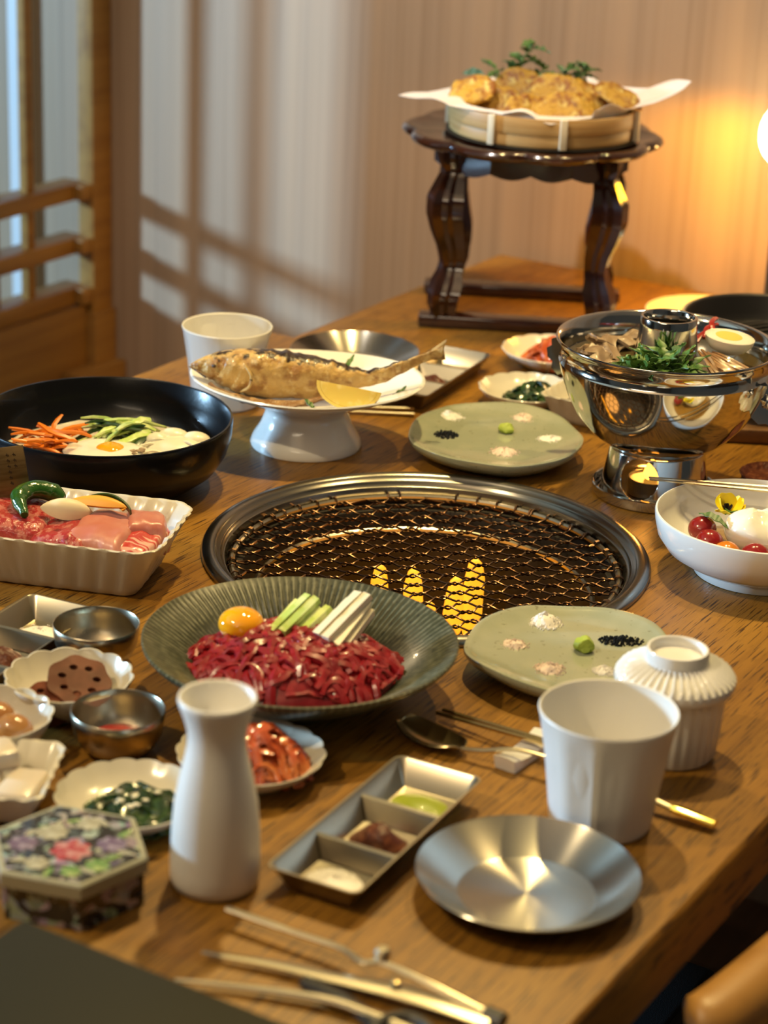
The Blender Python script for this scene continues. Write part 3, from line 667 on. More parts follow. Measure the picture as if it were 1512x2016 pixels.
# lemon wedge: half disc with rind
t = thing('lemon_slice', 'half slice of lemon leaning against the grilled fish', 'lemon', (-.0330, 1.7160, .0510), -.05)
half = [(0.0270*math.cos(PI*k/20), .0190*math.sin(PI*k/20)) for k in range(21)]
Mx = Matrix.Rotation(math.radians(66), 4, 'X') @ Matrix.Rotation(math.radians(-8), 4, 'Z')
def lemonp(k0, k1, z0, z1):
    poly = [(x*k1, -y*k1) for x, y in half]+([(x*k0, -y*k0) for x, y in reversed(half)] if k0 else [])
    if not k0: return prism(poly, z0, z1, None, 0, .0004)
    g = G(); n = 21
    for z in (z0, z1):
        for k_ in (k0, k1): g.v += [(x*k_, -y*k_, z) for x, y in half]
    for i in range(20): g.f += [(i, i+1, n+i+1, n+i), (2*n+i, 3*n+i, 3*n+i+1, 2*n+i+1), (n+i, n+i+1, 3*n+i+1, 3*n+i), (i, 2*n+i, 2*n+i+1, i+1)]
    g.f += [(0, n, 3*n, 2*n), (n-1, 3*n-1, 4*n-1, 2*n-1)]; g.m = [0]*len(g.f); return g
Mt = Matrix.Translation((0, 0, .0190))
obj('flesh', lemonp(0, .9, 0, .0056).xf(Mt @ Mx), m_lemon, t); obj('rind', lemonp(.9, 1, -.0002, .0058).xf(Mt @ Mx), m_lpeel, t)
def leaf(L, W, seed, lobes=0, curl=.3, mat=None, thick=.0003):
    """leaf blade along +x"""
    q = rnd(seed); n = 14
    def f(u, v):
        wv = W*math.sin(PI*min(1, u*1.02))**.8*(1-.25*u)
        if lobes: wv *= .45+.55*abs(math.sin(u*PI*lobes))
        s = (v-.5)*2; return (u*L, s*wv, -curl*L*u*u*.6+abs(s)*wv*.5+.0006*math.sin(u*20+s*2))
    return grid(n, 4, f, None, thick)
for k, (x, y, z, a, L) in enumerate(((-.0610, 1.7130, .0505, 2.2, .016), (.0010, 1.7400, .0530, .9, .022), (-.040, 1.795, .0600, 1.2, .024))):
    tag(obj('garnish_leaf', leaf(L, .0028, k, 0, -.3), m_green, None, (x, y, z), (0, -.15, a)), ('green leaf tip poking out under the lemon slice', 'narrow green leaf below the fish tail on the white dish', 'narrow green leaf behind the fish on the white dish')[k], 'leaf')

# ------------------------------------------------------------------ hot pot on its candle stand
PX, PY = .2205, 1.6850
st = thing('candle_stand', 'round steel candle stand with a hole in its wall under the hot pot', 'stand', (PX, PY, 0))
obj('tray', lathe([(0, .0006), (.047, .0004), (.0500, .0012), (.0512, .0050), (.0512, .0092), (.0503, .0098), (.0494, .0092), (.0488, .0030), (0, .0024)], 96), m_chrome, st, angle=45)
def drum():
    g = G(); NA, NZ = 220, 34; z0, z1 = .0028, .0415; a0 = -PI/2-.45; hr = .0166; hz = .0245; V = []; F = []
    rad = lambda z: lerp(.0448, .0385, (z-z0)/(z1-z0))+.0022*max(0, 1-(z-z0)/.006)**2
    ok = lambda a, z: math.hypot(((a-a0+PI) % (2*PI)-PI)*.0412, z-hz)
    for j in range(NZ+1):
        for i in range(NA):
            a = 2*PI*i/NA; z = lerp(z0, z1, j/NZ); da = (a-a0+PI) % (2*PI)-PI; dd = ok(a, z)
            if hr*.78 < dd < hr: k = hr/dd; z = hz+(z-hz)*k; a = a0+da*k
            V.append((rad(z)*math.cos(a), rad(z)*math.sin(a), z))
    for j in range(NZ):
        for i in range(NA):
            ids = (j*NA+i, j*NA+(i+1) % NA, (j+1)*NA+(i+1) % NA, (j+1)*NA+i)
            c = sum((Vector(V[q]) for q in ids), Vector())/4
            if ok(math.atan2(c.y, c.x), c.z) < hr*.99: continue
            F.append(ids)
    g.add(V, F); return g
dr = obj('drum', drum(), m_chrome, st, angle=60)
so = dr.modifiers.new('wall', 'SOLIDIFY'); so.thickness = .0009; so.offset = -1
cn = thing('fuel_cup', 'small dark fuel cup burning inside the candle stand', 'candle', (PX-.004, PY-.006, .0026))
obj('tin', lathe([(0, .0002), (.0175, 0), (.0185, .001), (.0185, .0135), (.0178, .0138), (.0172, .0125), (0, .0120)], 40), m_iron, cn)
obj('flame', lathe([(0, .0120), (.0050, .0130), (.0068, .0170), (.0050, .0225), (.0020, .0275), (0, .0300)], 16).disp(.0012, 90, 4), m_flamec, cn)
l = bpy.data.lights.new('candle_light', 'POINT'); l.energy = .16; l.color = (1, .42, .07); l.shadow_soft_size = .006
lo = bpy.data.objects.new('candle_light', l); C.objects.link(lo); lo.location = (PX+.006, PY+.012, .030)

pot = thing('hot_pot', 'shiny steel chimney hot pot full of broth, meat and greens on the candle stand', 'pot', (PX, PY, 0))
obj('bowl', lathe([(0, .0424), (.030, .0420), (.0420, .0440), (.0560, .0540), (.0690, .0690), (.0770, .0840), (.0826, .1000), (.0850, .1085), (.0856, .1115), (.0842, .1132), (.0842, .1248), (.0866, .1270), (.0886, .1290), (.0889, .1302), (.0884, .1312), (.0872, .1310), (.0858, .1296), (.0830, .1262), (.0828, .1130), (.0815, .1060), (.060, .0620), (0, .0500)], 128), m_chrome, pot, angle=50)
obj('chimney', lathe([(.0275, .1000), (.0262, .1140), (.0240, .1320), (.0226, .1440), (.0228, .1500), (.0222, .1510), (.0205, .1510), (.0198, .1500), (.0195, .1400), (.0200, .1000)], 64), m_chrome, pot, angle=45)
# ornate flat ear handles
ear = [(0, -.010), (.004, -.016), (.012, -.019), (.018, -.016), (.024, -.018), (.029, -.012), (.027, -.006), (.031, -.002), (.030, .006), (.025, .008), (.024, .014), (.016, .016), (.012, .012), (.006, .015), (0, .010)]
for an in (-.62, -.62+PI):
    h = obj('handle', prism(ear, -.0011, .0011, None, 0, .0004), m_chrome, pot, (.0800*math.cos(an), .0800*math.sin(an), .1015), (math.radians(82), math.radians(10), an))
    obj('rosette', lathe([(0, .0030), (.0030, .0026), (.0058, .0008), (.0062, -.0012), (0, -.0014)], 20, lambda a, i, r_, z: (r_*(1+.14*math.cos(6*a)), z)), m_chrome, h, (.014, .001, .0013))
stuff(obj('broth', lathe([(.0262, .1120), (.04, .1116), (.0822, .1116), (.0816, .1108), (.0265, .1108)], 72, closed=True), m_broth, None, (PX, PY, 0)), 'clear brown broth around the chimney of the hot pot', 'broth')
q = rnd(12)
for k in range(11):
    a = PI+.62-k*.17+q.uniform(-.1, .1); rr = q.uniform(.046, .068) if k % 2 else q.uniform(.040, .058)
    L, W = q.uniform(.030, .040), q.uniform(.016, .022); s = k*3.1
    gm = grid(12, 8, lambda u, v: ((u-.5)*L, (v-.5)*W*(1-.3*(2*u-1)**2)+.002*math.sin(u*9+s), .0035*math.sin(u*PI*1.6+s)+.0030*noise.noise((u*3+s, v*3, 2))-.002*(2*v-1)**2), None, .0024)
    tag(obj('beef_slice', gm, m_gmeat, None, (PX+rr*math.cos(a), PY+rr*math.sin(a), .1165+.0017*(k % 4)), (q.uniform(-.25, .25), q.uniform(-.25, .25), a+PI/2+q.uniform(-.5, .5))), 'thin greyish slice of boiled beef at the left of the hot pot', 'beef', 'beef slices in the hot pot')
gn = thing('crown_daisy_greens', 'heap of green lobed leaves at the front of the hot pot', 'greens', (PX-.010, PY-.049, .1125))
lm = [mesh('leaf', leaf(.021, .0058, k, 3.5, .2+.3*k), m_green) for k in range(4)]
for k in range(90):
    a = q.uniform(0, 2*PI); x, y = q.gauss(0, .0165), q.gauss(-.004, .0075); e = 1-min(1, abs(x)/.036); x = max(-.032, min(.032, x)); ty = q.uniform(-1.25, -.25); s_ = q.uniform(.85, 1.3)
    tip = Vector((x-.010+.021*s_*math.cos(ty)*math.cos(a), y-.049+.021*s_*math.cos(ty)*math.sin(a)))
    if tip.length > .0800 or math.hypot(x-.010, y-.049) > .077: continue
    link('leaf', lm[k % 4], gn, (x, y, .002+q.random()*.0135*e), (q.uniform(-.7, .7), ty, a), s_)
for k in range(9):
    x = q.uniform(-.028, .018); P = smoothpath([(x, -.010+q.uniform(-.003, .003), .001), (x+q.uniform(-.006, .006), 0, .015+q.uniform(0, .006)), (x+q.uniform(-.012, .012), .011, .004)], 5)
    obj('stem', tube(P, .0013, 5), m_stem, gn)
for k in range(13):
    s = k/12; y0 = -.010+.0*s
    j_ = rnd(k+300).uniform(-.0024, .0024); P = smoothpath([(PX+.024+.013*s, PY-.014+.006*s, .1265-.003*s+j_), (PX+.028+.020*s, PY-.032+.008*s, .1235+j_), (PX+.033+.032*s, PY-.047+.014*s, .1185-j_), (PX+.044+.028*s, PY-.057+.024*s, .1155)], 5)
    tag(obj('mushroom_strip', tube(P, [.0010+.0008*math.sin(PI*i/(len(P)-1)) for i in range(len(P))], 6), m_bracken, None), 'brown soft strip of mushroom curving below the boiled egg', 'mushroom', 'mushroom strips in the hot pot')
eg = thing('boiled_egg_half', 'half boiled egg with yellow yolk on the right of the hot pot', 'egg', (PX+.0500, PY+.000, .1365), -.1)
eb = lathe([(0, -.0150), (.006, -.0142), (.0115, -.0105), (.0148, -.0050), (.0155, -.0005), (.0150, 0), (.0105, .0001), (0, .0001)], 40); eb.v = [(a*1.30, b, c) for a, b, c in eb.v]
eb.xf(Matrix.Rotation(.10, 4, 'Y') @ Matrix.Rotation(.10, 4, 'X')); obj('white', eb, m_eggw, eg)
ey = lathe([(0, .0007), (.0070, .0006), (.0092, .0002), (.0094, -.001), (0, -.001)], 32); ey.v = [(a*1.18-.001, b*1.02, c) for a, b, c in ey.v]; ey.xf(Matrix.Rotation(.10, 4, 'Y') @ Matrix.Rotation(.10, 4, 'X')); obj('yolk', ey, m_yolkd, eg)
for k in range(3):
    tag(obj('red_pepper_strip', tube(smoothpath([(-.012, 0, 0), (0, .003, .003), (.013, 0, .001)], 5), .0024, 6, .6), m_chili, None, (PX+.034+.004*k, PY+.020+.006*k, .1290+.003*k), (0, -.2, .7+.35*k)), ('left red pepper strip by the chimney behind the boiled egg', 'middle red pepper strip behind the boiled egg half', 'right red pepper strip behind the boiled egg half')[k], 'pepper', 'red pepper strips in the hot pot')

# ------------------------------------------------------------------ burrata salad
SX, SY = .2815, 1.5240
t = thing('salad_bowl', 'white footed porcelain bowl of burrata and tomatoes at the right edge', 'bowl', (SX, SY, 0))
obj('bowl', lathe([(0, .003), (.043, .0006), (.0470, .0004), (.0478, .0040), (.0480, .0070), (.0570, .0105), (.0690, .0180), (.0760, .0280), (.0785, .0380), (.0792, .0440), (.0788, .0456), (.0775, .0460), (.0764, .0446), (.0750, .0360), (.0710, .0270), (.0620, .0195), (.0480, .0150), (0, .0140)], 96), m_white, t, angle=50)
stuff(obj('dressing', lathe([(0, .0186), (.050, .0186), (.0515, .0182), (.049, .0178), (0, .0178)], 48), m_amber, None, (SX, SY, 0)), 'amber vinaigrette pooled in the bottom of the white salad bowl', 'dressing')
for k, (x, y, z, rr, m, lb) in enumerate(((-.0430, .0020, .0320, .0102, m_tom, 'dark red peeled tomato under the green leaf in the salad bowl'), (-.0400, -.0190, .0300, .0100, m_tom, 'red peeled tomato at the left in the salad bowl'), (-.0290, -.0345, .0275, .0098, m_tomo, 'orange peeled tomato between two red ones'), (-.0090, -.0400, .0290, .0100, m_tom, 'red peeled tomato in front of the burrata ball'), (.0150, -.0380, .0280, .0098, m_tomo, 'orange tomato at the right end of the salad bowl'))):
    b = ball(rr*1.06, rr, rr*.94, 3).disp(.0006, 60, k); tag(obj('tomato', b, m, None, (SX+x, SY+y, z)), lb, 'tomato', 'tomatoes in the salad bowl')
bb = ball(.0290, .0260, .0185, 4)
bb.v = [(a, b, c-.0035*math.exp(-((a+.002)/.005)**2)*(1 if c > 0 else 0)+.0014*math.sin(math.atan2(b, a)*7)*max(0, c)/.02) for a, b, c in bb.v]; bb.disp(.0016, 45, 3)
tag(obj('burrata', bb, m_burr, None, (SX+.0020, SY-.0010, .0330)), 'glossy white burrata ball in the salad bowl', 'cheese')
fl_ = thing('pansy', 'yellow pansy flower with dark eye behind the burrata', 'flower', (SX-.0235, SY+.0160, .0400), .2)
pt = lambda L, W: grid(8, 6, lambda u, v: (L*(u**.8), (v-.5)*2*W*math.sin(PI*min(1, u*.82+.06))**.7, .30*L*u*u+.0006*math.sin(v*9)), None, .0003)
for k, (a, L, W, ty) in enumerate(((.2, .0155, .0078, -.5), (1.5, .0145, .0086, -.9), (2.9, .0132, .0074, -.8), (-.35, .0145, .0068, -.2), (4.0, .0120, .0068, -.2))):
    obj('petal', pt(L, W), m_petal, fl_, (0, 0, 0), (0, ty, a))
for k, (a, ty) in enumerate(((1.3, -.95), (2.4, -.85), (.3, -.55), (3.3, -.6))):
    obj('eye_mark', pt(.0068, .0016).xf(Matrix.Translation((0, 0, .0009))), m_pdark, fl_, (0, 0, .0002), (0, ty, a))
tag(obj('orange_petal', pt(.016, .009), m_petalo, None, (SX+.0170, SY-.0230, .0430), (0, -.6, 1.3)), 'orange curled petal on the front of the burrata', 'petal')
for k, (x, y, z, a, L) in enumerate(((-.046, .006, .0425, -.7, .026), (-.026, .008, .0420, .9, .020), (.016, -.030, .040, .3, .016))):
    tag(obj('basil_leaf', leaf(L, .0055, k, 0, .35), m_green, None, (SX+x, SY+y, z), (0, -.05, a)), ('dark green leaf lying over the left tomato', 'dark green leaf below the pansy flower', 'small green leaf at the right of the salad')[k], 'leaf')
# pair of metal chopsticks resting over the bowl
for k in range(2):
    A, B = Vector((.2030, 1.5870-.0045*k, .0490)), Vector((.3600, 1.5690-.013*k, .0490)); D = B-A
    tag(obj('metal_chopstick', tube([A, A+D*.5, A+D*1.2], [.0010, .0016, .0022], 6, .8), m_steel2, None), ('farther thin steel chopstick leaning over the far rim of the salad bowl', 'nearer thin steel chopstick leaning over the far rim of the salad bowl')[k], 'chopstick', 'chopsticks on the salad bowl')

# ------------------------------------------------------------------ black bowl of mixed rice toppings
BX, BY = -.2250, 1.6550
t = thing('black_bowl', 'large matte black bowl with shredded vegetables and fried egg', 'bowl', (BX, BY, 0))
obj('bowl', lathe([(0, .002), (.054, .0006), (.0590, .0008), (.0740, .0060), (.0880, .0165), (.0965, .0300), (.1003, .0440), (.1012, .0560), (.1006, .0578), (.0992, .0580), (.0982, .0565), (.0968, .0420), (.0920, .0280), (.0820, .0160), (.062, .0095), (0, .0080)], 128), m_black, t, angle=60)
stuff(obj('rice', lathe([(0, .0255), (.05, .0252), (.0870, .0235), (.086, .0215), (0, .0150)], 48).disp(.0016, 120, 3), m_tofu, None, (BX, BY, 0)), 'layer of rice under the toppings of the black bowl', 'rice')
q = rnd(77)
def strip(L, r_, seed, flat=.5, arch=.25):
    q = rnd(seed); P = [((i/6-.5)*L, L*.06*math.sin(i*1.1+seed), arch*L*(.25-(i/6-.5)**2)+.0004*q.random()) for i in range(7)]
    return tube(P, [r_*.6]+[r_]*5+[r_*.6], 5, flat)
cm = [mesh('carrot_strip', strip(.034+.003*k, .0023, k, .6), m_carrot) for k in range(5)]
for k in range(34):
    u_ = q.gauss(0, .0115); v_ = q.gauss(0, .0105); hgt = .0280+.0125*max(0, 1-(u_/.030)**2-(v_/.026)**2)*q.random()**.6
    o = link('carrot_strip', cm[k % 5], None, (BX-.0400+u_, BY+.0020+v_, hgt), (q.uniform(-.4, .4), q.uniform(-.45, .45), q.uniform(0, 6.28)))
    tag(o, 'bright orange carrot strip in the heap at the left of the black bowl', 'carrot', 'carrot strips in the black bowl')
zm = [mesh('zucchini_strip', strip(.040+.003*k, .0034, k+20, .40, .5), m_cucin if k % 3 else m_cucsk) for k in range(6)]
for k in range(26):
    u_ = q.gauss(0, .0115); v_ = q.gauss(0, .0085); hgt = .0285+.0140*max(0, 1-(u_/.028)**2-(v_/.022)**2)*q.random()**.6
    o = link('zucchini_strip', zm[k % 6], None, (BX+.0080+u_, BY+.0150+v_, hgt), (q.uniform(-.6, .6), q.uniform(-.4, .4), q.uniform(-.2, 1.3)))
    tag(o, 'green zucchini strip in the heap at the back of the black bowl', 'zucchini', 'zucchini strips in the black bowl')
fe = thing('fried_egg', 'soft fried egg lying at the front of the black bowl', 'egg', (BX+.0000, BY-.0170, .0285))
eg_ = lathe([(0, .0085), (.012, .0095), (.022, .0085), (.030, .0055), (.0345, .0020), (.0350, 0), (.032, -.0006), (0, -.0004)], 40, lambda a, i, r_, z: (r_*(1+.08*math.sin(3*a+1)+.04*math.sin(7*a)), z)); eg_.disp(.0010, 80, 2)
obj('white', eg_, m_eggw, fe); obj('yolk', lathe([(0, .0125), (.006, .0120), (.0105, .0100), (.0125, .0072), (0, .006)], 32), m_yolk, fe, (.0055, -.0030, -.0005))
g = G()
for k in range(16):
    x, y = q.uniform(-.026, .020), q.uniform(-.020, .020); a = q.uniform(-1, 1); z = .0315+.0075*max(0, 1-(x/.03)**2-(y/.024)**2)*q.random()
    P = smoothpath([(x-.013*math.cos(a), y-.013*math.sin(a), z-.002), (x, y, z+.003), (x+.013*math.cos(a), y+.013*math.sin(a), z-.002)], 4); tube(P, .0016, 5, .8, g)
ball(.027, .021, .0115, 3, g, c=(0, 0, .0285)); ball(.014, .010, .009, 3, g, c=(-.004, .012, .0345)); ball(.013, .010, .008, 3, g, c=(.014, .008, .0345)); ball(.010, .008, .008, 3, g, c=(-.016, .004, .0340))
stuff(obj('bean_sprouts', g, m_pear, None, (BX+.0560, BY+.0030, 0)), 'pale heap of white radish and sprouts at the right of the black bowl', 'sprouts')
g = G()
for k in range(16): ball(.0028, .0016, .0010, 1, g, c=(q.gauss(0, .006), q.gauss(0, .003), .0006*q.random()))
stuff(obj('minced_beef', g.disp(.0008, 300, 3), m_gmeat, None, (BX+.0240, BY-.0215, .0355)), 'brown minced meat crumbs on the fried egg', 'meat')

# ------------------------------------------------------------------ ribbed dish of raw meat
MX, MY, MR = -.2310, 1.4650, -.185
t = thing('ribbed_dish', 'cream ribbed rectangular dish of raw meat in front of the black bowl', 'dish', (MX, MY, 0), MR)
def scal(L, ins, z, i): c = abs(math.sin(L*PI/.0152)); return .0030*(c-.75)*min(1, z/.010) if 0 < i < 4 else (.0012*(c-.75) if i < 7 else (.0022*(c-.75) if i < 10 else 0))
obj('dish', rr_lathe([(.0240, .0004), (.0225, .0016), (.0190, .0070), (.0075, .0310), (.0012, .0420), (0, .0436), (.0008, .0444), (.0028, .0436), (.0080, .0330), (.0205, .0100), (.0230, .0080)], .0860, .0545, .020, 8, None, scal), m_cream, t, angle=70)
def Mp(x, y): c, s = math.cos(MR), math.sin(MR); return (MX+x*c-y*s, MY+x*s+y*c)
def slab(L, W, T, seed, bendx=0.0, nz_=.0018):
    s = seed*2.3
    def P(u, v, top):
        u = .5-.5*math.cos(PI*u); v = .5-.5*math.cos(PI*v)
        a, b = 2*u-1, 2*v-1; e = max(0, (1-abs(a)**14))**.4*max(0, (1-abs(b)**14))**.4
        k = 1+.05*noise.noise((a*2+s, b*2, 1))
        return (a*L/2*k+.002*noise.noise((b*3, s, 1)), b*W/2*k+.002*noise.noise((a*3, s, 3)), bendx*L*(.25-(u-.5)**2)+.003*(1-b*b)+(T*e if top else T*.30)+nz_*noise.noise((u*4+s, v*4, s))*e)
    g = grid(20, 16, lambda u, v: P(u, v, True)); g2 = grid(20, 16, lambda u, v: P(1-u, v, False))
    g.add(g2.v, g2.f); return g
for lb, x, y, z, L, W, T, m, rot, ty, bx in (
    ('marbled dark red beef slab at the left of the meat dish under the green pepper', -.0400, .0000, .0220, .064, .064, .021, m_meatR, .08, .05, .25),
    ('marbled red beef piece beside the mushroom in the meat dish', .0080, -.0050, .0205, .044, .062, .020, m_meatR, -.05, -.1, .15),
    ('pale pink smooth slice of belly meat in the meat dish', .0330, -.0010, .0230, .044, .066, .020, m_meatP, -.10, .05, .15),
    ('striped red and white rib slice at the right end of the meat dish', .0570, -.0010, .0195, .024, .062, .018, m_rib, -.10, .25, .15),
    ('pink fatty meat slice at the back right corner of the meat dish', .0560, .0150, .0250, .030, .034, .019, m_meatP, .35, .1, .25)):
    px, py = Mp(x, y); tag(obj('meat_slice', slab(L, W, T, x*100, bx), m, None, (px, py, z-T*.15), (0, ty, MR+rot), angle=75), lb, 'meat')
px, py = Mp(-.0290, .0030)
gp = thing('green_pepper', 'glossy curled green chili pepper on the raw meat', 'pepper', (px, py, .0500), MR)
P = smoothpath([(.0215, .0210, -.002), (.0120, .0225, .001), (.0030, .0185, .0035), (-.0040, .0090, .0040), (-.0045, -.0020, .0030), (.0010, -.0120, .0005), (.0060, -.0190, -.002)], 7)
obj('flesh', tube(P, [lerp(.0026, .0068, min(1, i/6))*(1 if i < 26 else lerp(1, .42, (i-26)/(len(P)-27))) for i in range(len(P))], 14).disp(.0009, 130, 6), m_pepper, gp)
px, py = Mp(.0010, .0040)
def wedge(L, W, H, curve=0):
    def f(u, v): s = math.sin(PI*u)**.7; return ((u-.5)*L, (v-.5)*W*s, H*s*(1-(2*v-1)**2)+.002)
    g = grid(18, 10, f); f2 = lambda u, v: ((u-.5)*L, (v-.5)*W*math.sin(PI*u)**.7, .0018); return grid(18, 10, lambda u, v: f2(u, 1-v), g)
tag(obj('mushroom_piece', wedge(.038, .0200, .0090), m_mush, None, (px, py, .0460), (.5, .10, MR+.32)), 'cream wedge of king oyster mushroom on the raw meat', 'mushroom')
px, py = Mp(.0220, .0150)
t = thing('pumpkin_slice', 'orange pumpkin wedge with dark green rind on the raw meat', 'pumpkin', (px, py, .0500), MR+.05)
obj('flesh', grid(18, 8, lambda u, v: ((u-.5)*.044, (v-.5)*.0140*math.sin(PI*u)**.8-.004*(2*u-1)**2, .0055*math.sin(PI*u)**.6*(1-(2*v-1)**2)+.001), None, .0042), m_pump, t)
obj('rind', grid(18, 5, lambda u, v: ((u-.40)*.042, .0058*math.sin(PI*u)**.8-.004*(2*u-1)**2+.0020*v, .0070*math.sin(PI*u)**.7-.0055*v), None, .0012), m_cucsk, t)
# little engraved metal card standing in the dish
sg = thing('name_card', 'small bronze metal card standing at the back left of the meat dish', 'sign', (-.2745, 1.4930, .0300), -.10)
obj('plate', box(G(), -.0190, .0190, -.0005, .0005, 0, .0520, .0003), m_sign, sg, None, (-.16, -.20, 0))
for k in range(9):                            # two columns of small engraved strokes
    z = .0460-.0042*(k % 6); x0 = .0060+.0050*(k//6)
    h = G(); box(h, x0-.0010, x0+.0012, -.00075, -.0004, z-.0003, z+.0003); box(h, x0-.0002, x0+.0002, -.00075, -.0004, z-.0014, z+.0012); box(h, x0+.0008, x0+.0013, -.00075, -.0004, z-.0013, z-.0002)
    obj('engraved_mark', h, m_engr, sg, None, (-.16, -.20, 0), smooth=False)

# ------------------------------------------------------------------ small side dishes
def petal_plate(label, x, y, R_, H, rot=0, name='petal_plate', cat='plate', deep=False, m=m_cream):
    t = thing(name, label, cat, (x, y, 0), rot); N = 16 if not deep else 14
    def f(a, i, r_, z):
        k = max(0, (r_-.55*R_)/(.45*R_)) if i > 2 else 0; c = abs(math.cos(a*N/2))**.8
        return r_*(1+(.035 if not deep else .050)*k*(c-.6)), z+(.0008 if not deep else .0014)*k*(c-.6)
    if deep: pr = [(0, .0012), (.45*R_, .0004), (.50*R_, .0014), (.55*R_, .0030), (.86*R_, .55*H), (1.0*R_, .96*H), (1.0*R_, H), (.975*R_, H), (.84*R_, .58*H), (.5*R_, .0055), (0, .0050)]
    else: pr = [(0, .0012), (.56*R_, .0004), (.60*R_, .0010), (.68*R_, .0040), (.88*R_, .60*H), (.99*R_, .93*H), (1.0*R_, H), (.985*R_, H*1.03), (.88*R_, .74*H), (.70*R_, .0062), (.55*R_, .0048), (0, .0044)]
    obj('dish', lathe(pr, 192, f), m, t, angle=60); return t
petal_plate('cream scalloped plate of kimchi behind the white carafe', -.0730, 1.1650, .0445, .0165)
petal_plate('cream scalloped plate of dark greens left of the white carafe', -.1390, 1.1060, .0420, .0165, .2)
petal_plate('cream scalloped plate of kimchi beside the hot pot, near the carved stand', .1560, 2.0300, .0490, .0170, .4)
petal_plate('cream scalloped plate of dark greens left of the hot pot', .1265, 1.9060, .0450, .0165, .6)
petal_plate('white fluted bowl of lotus root at the left front', -.1930, 1.2400, .0400, .0255, 0, 'fluted_bowl', 'bowl', True)
petal_plate('white fluted bowl of soy eggs at the left edge', -.2310, 1.1810, .0370, .0265, .2, 'fluted_bowl', 'bowl', True)
def square_dish(label, x, y, rot, h=.0235, s=.0375):
    t = thing('square_dish', label, 'dish', (x, y, 0), rot)
    obj('dish', rr_lathe([(.0150, .0004), (.0140, .0014), (.0090, .0070), (.0020, h-.002), (0, h), (.0006, h+.0008), (.0024, h), (.0090, .0100), (.0130, .0060), (.0140, .0052)], s, s, .010, 8, None, lambda L, ins, z, i: -.0009*abs(math.sin(L*PI/.0125))*min(1, z/h)*(1 if i > 1 else 0)), m_cream, t, angle=70)
square_dish('square white scalloped dish of pale jelly at the left edge', -.2190, 1.1170, -.06)
square_dish('square white scalloped dish tucked behind the hot pot', .1800, 1.8700, -.50, .0260, .036)
for k, (x, y, z, s_, a) in enumerate(((-.2260, 1.1130, .0055, (.026, .036, .016), .1), (-.2000, 1.1060, .0055, (.022, .034, .0165), -.2), (-.2180, 1.1260, .0200, (.024, .022, .013), .5))):
    tag(obj('jelly_block', box(G(), -s_[0]/2, s_[0]/2, -s_[1]/2, s_[1]/2, 0, s_[2], .0035).disp(.0008, 60, k), m_tofu, None, (x, y, z), (0, 0, a)), ('white jelly block at the left in the square dish', 'white jelly block at the right in the square dish', 'white jelly block stacked on top in the square dish')[k], 'jelly')
tag(obj('jelly_block', box(G(), -.018, .018, -.016, .016, 0, .012, .003).disp(.0008, 60, 7), m_tofu, None, (.180, 1.870, .0055), (0, 0, -.5)), 'pale jelly block in the square dish behind the hot pot', 'jelly')

def ribbons(name, label, cat, x, y, z, rx, ry, h, m, seed, n=40, L=.022, wd=.0045, flat=.35):
    g = G(); q = rnd(seed)
    core = lathe([(0, 1), (.5, .8), (.85, .4), (1, 0), (.9, -.02), (0, -.02)], 28); core.v = [(a*rx*.86, b*ry*.86, max(0, c*h*.80)) for a, b, c in core.v]; core.disp(.0018, 90, seed); core.v = [(a, b, max(0, c)) for a, b, c in core.v]; g.add(core.v, core.f)
    for k in range(n):
        a = q.uniform(0, 6.28); rr = q.random()**.6*.92; cx, cy = rx*rr*math.cos(a), ry*rr*math.sin(a); an = q.uniform(0, PI); P = []
        l_ = L*q.uniform(.6, 1.25); cv = q.uniform(-.9, .9)
        for s in range(7):
            tt = s/6-.5; px = cx+math.cos(an+cv*tt*2)*l_*tt; py = cy+math.sin(an+cv*tt*2)*l_*tt; e = math.hypot(px/rx, py/ry)
            if e > 1.06: px *= 1.06/e; py *= 1.06/e; e = 1.06
            P.append((px, py, max(.0012, h*max(0, 1-min(1, e)**1.7)+.0024*math.cos(tt*4+k)+q.uniform(-.0006, .0006))))
        w0 = wd*q.uniform(.55, 1.1); tube(P, [w0*.5, w0*.9, w0, w0, w0, w0*.9, w0*.5], 6, flat, g, up=(q.uniform(-.6, .6), q.uniform(-.6, .6), 1))
    return stuff(obj(name, g, m, None, (x, y, z)), label, cat)
ribbons('kimchi', 'heap of red kimchi behind the white carafe', 'kimchi', -.0660, 1.1640, .0048, .0290, .0270, .0260, m_red, 41, 60, .026, .0042)
ribbons('seasoned_greens', 'heap of dark cooked greens left of the carafe', 'greens', -.1345, 1.0990, .0048, .0310, .0260, .0160, m_spin, 42, 70, .024, .0046)
ribbons('kimchi', 'heap of orange red kimchi beside the carved stand', 'kimchi', .1600, 2.0220, .0048, .0330, .0300, .0250, m_red, 43, 46, .030, .0062)
ribbons('seasoned_greens', 'heap of dark cooked greens left of the hot pot', 'greens', .1330, 1.8980, .0048, .0290, .0250, .0170, m_spin, 44, 60, .024, .0042)
g = G()
for k in range(14): ball(.0026, .0014, .0012, 1, g, c=(rnd(k).gauss(0, .0055), rnd(k+70).gauss(0, .0055), .0012*rnd(k+30).random()))
stuff(obj('sesame_garlic', g.disp(.0006, 300, 1), m_pear, None, (-.1345, 1.0935, .0212)), 'minced garlic sprinkled on the dark greens near the carafe', 'garlic')
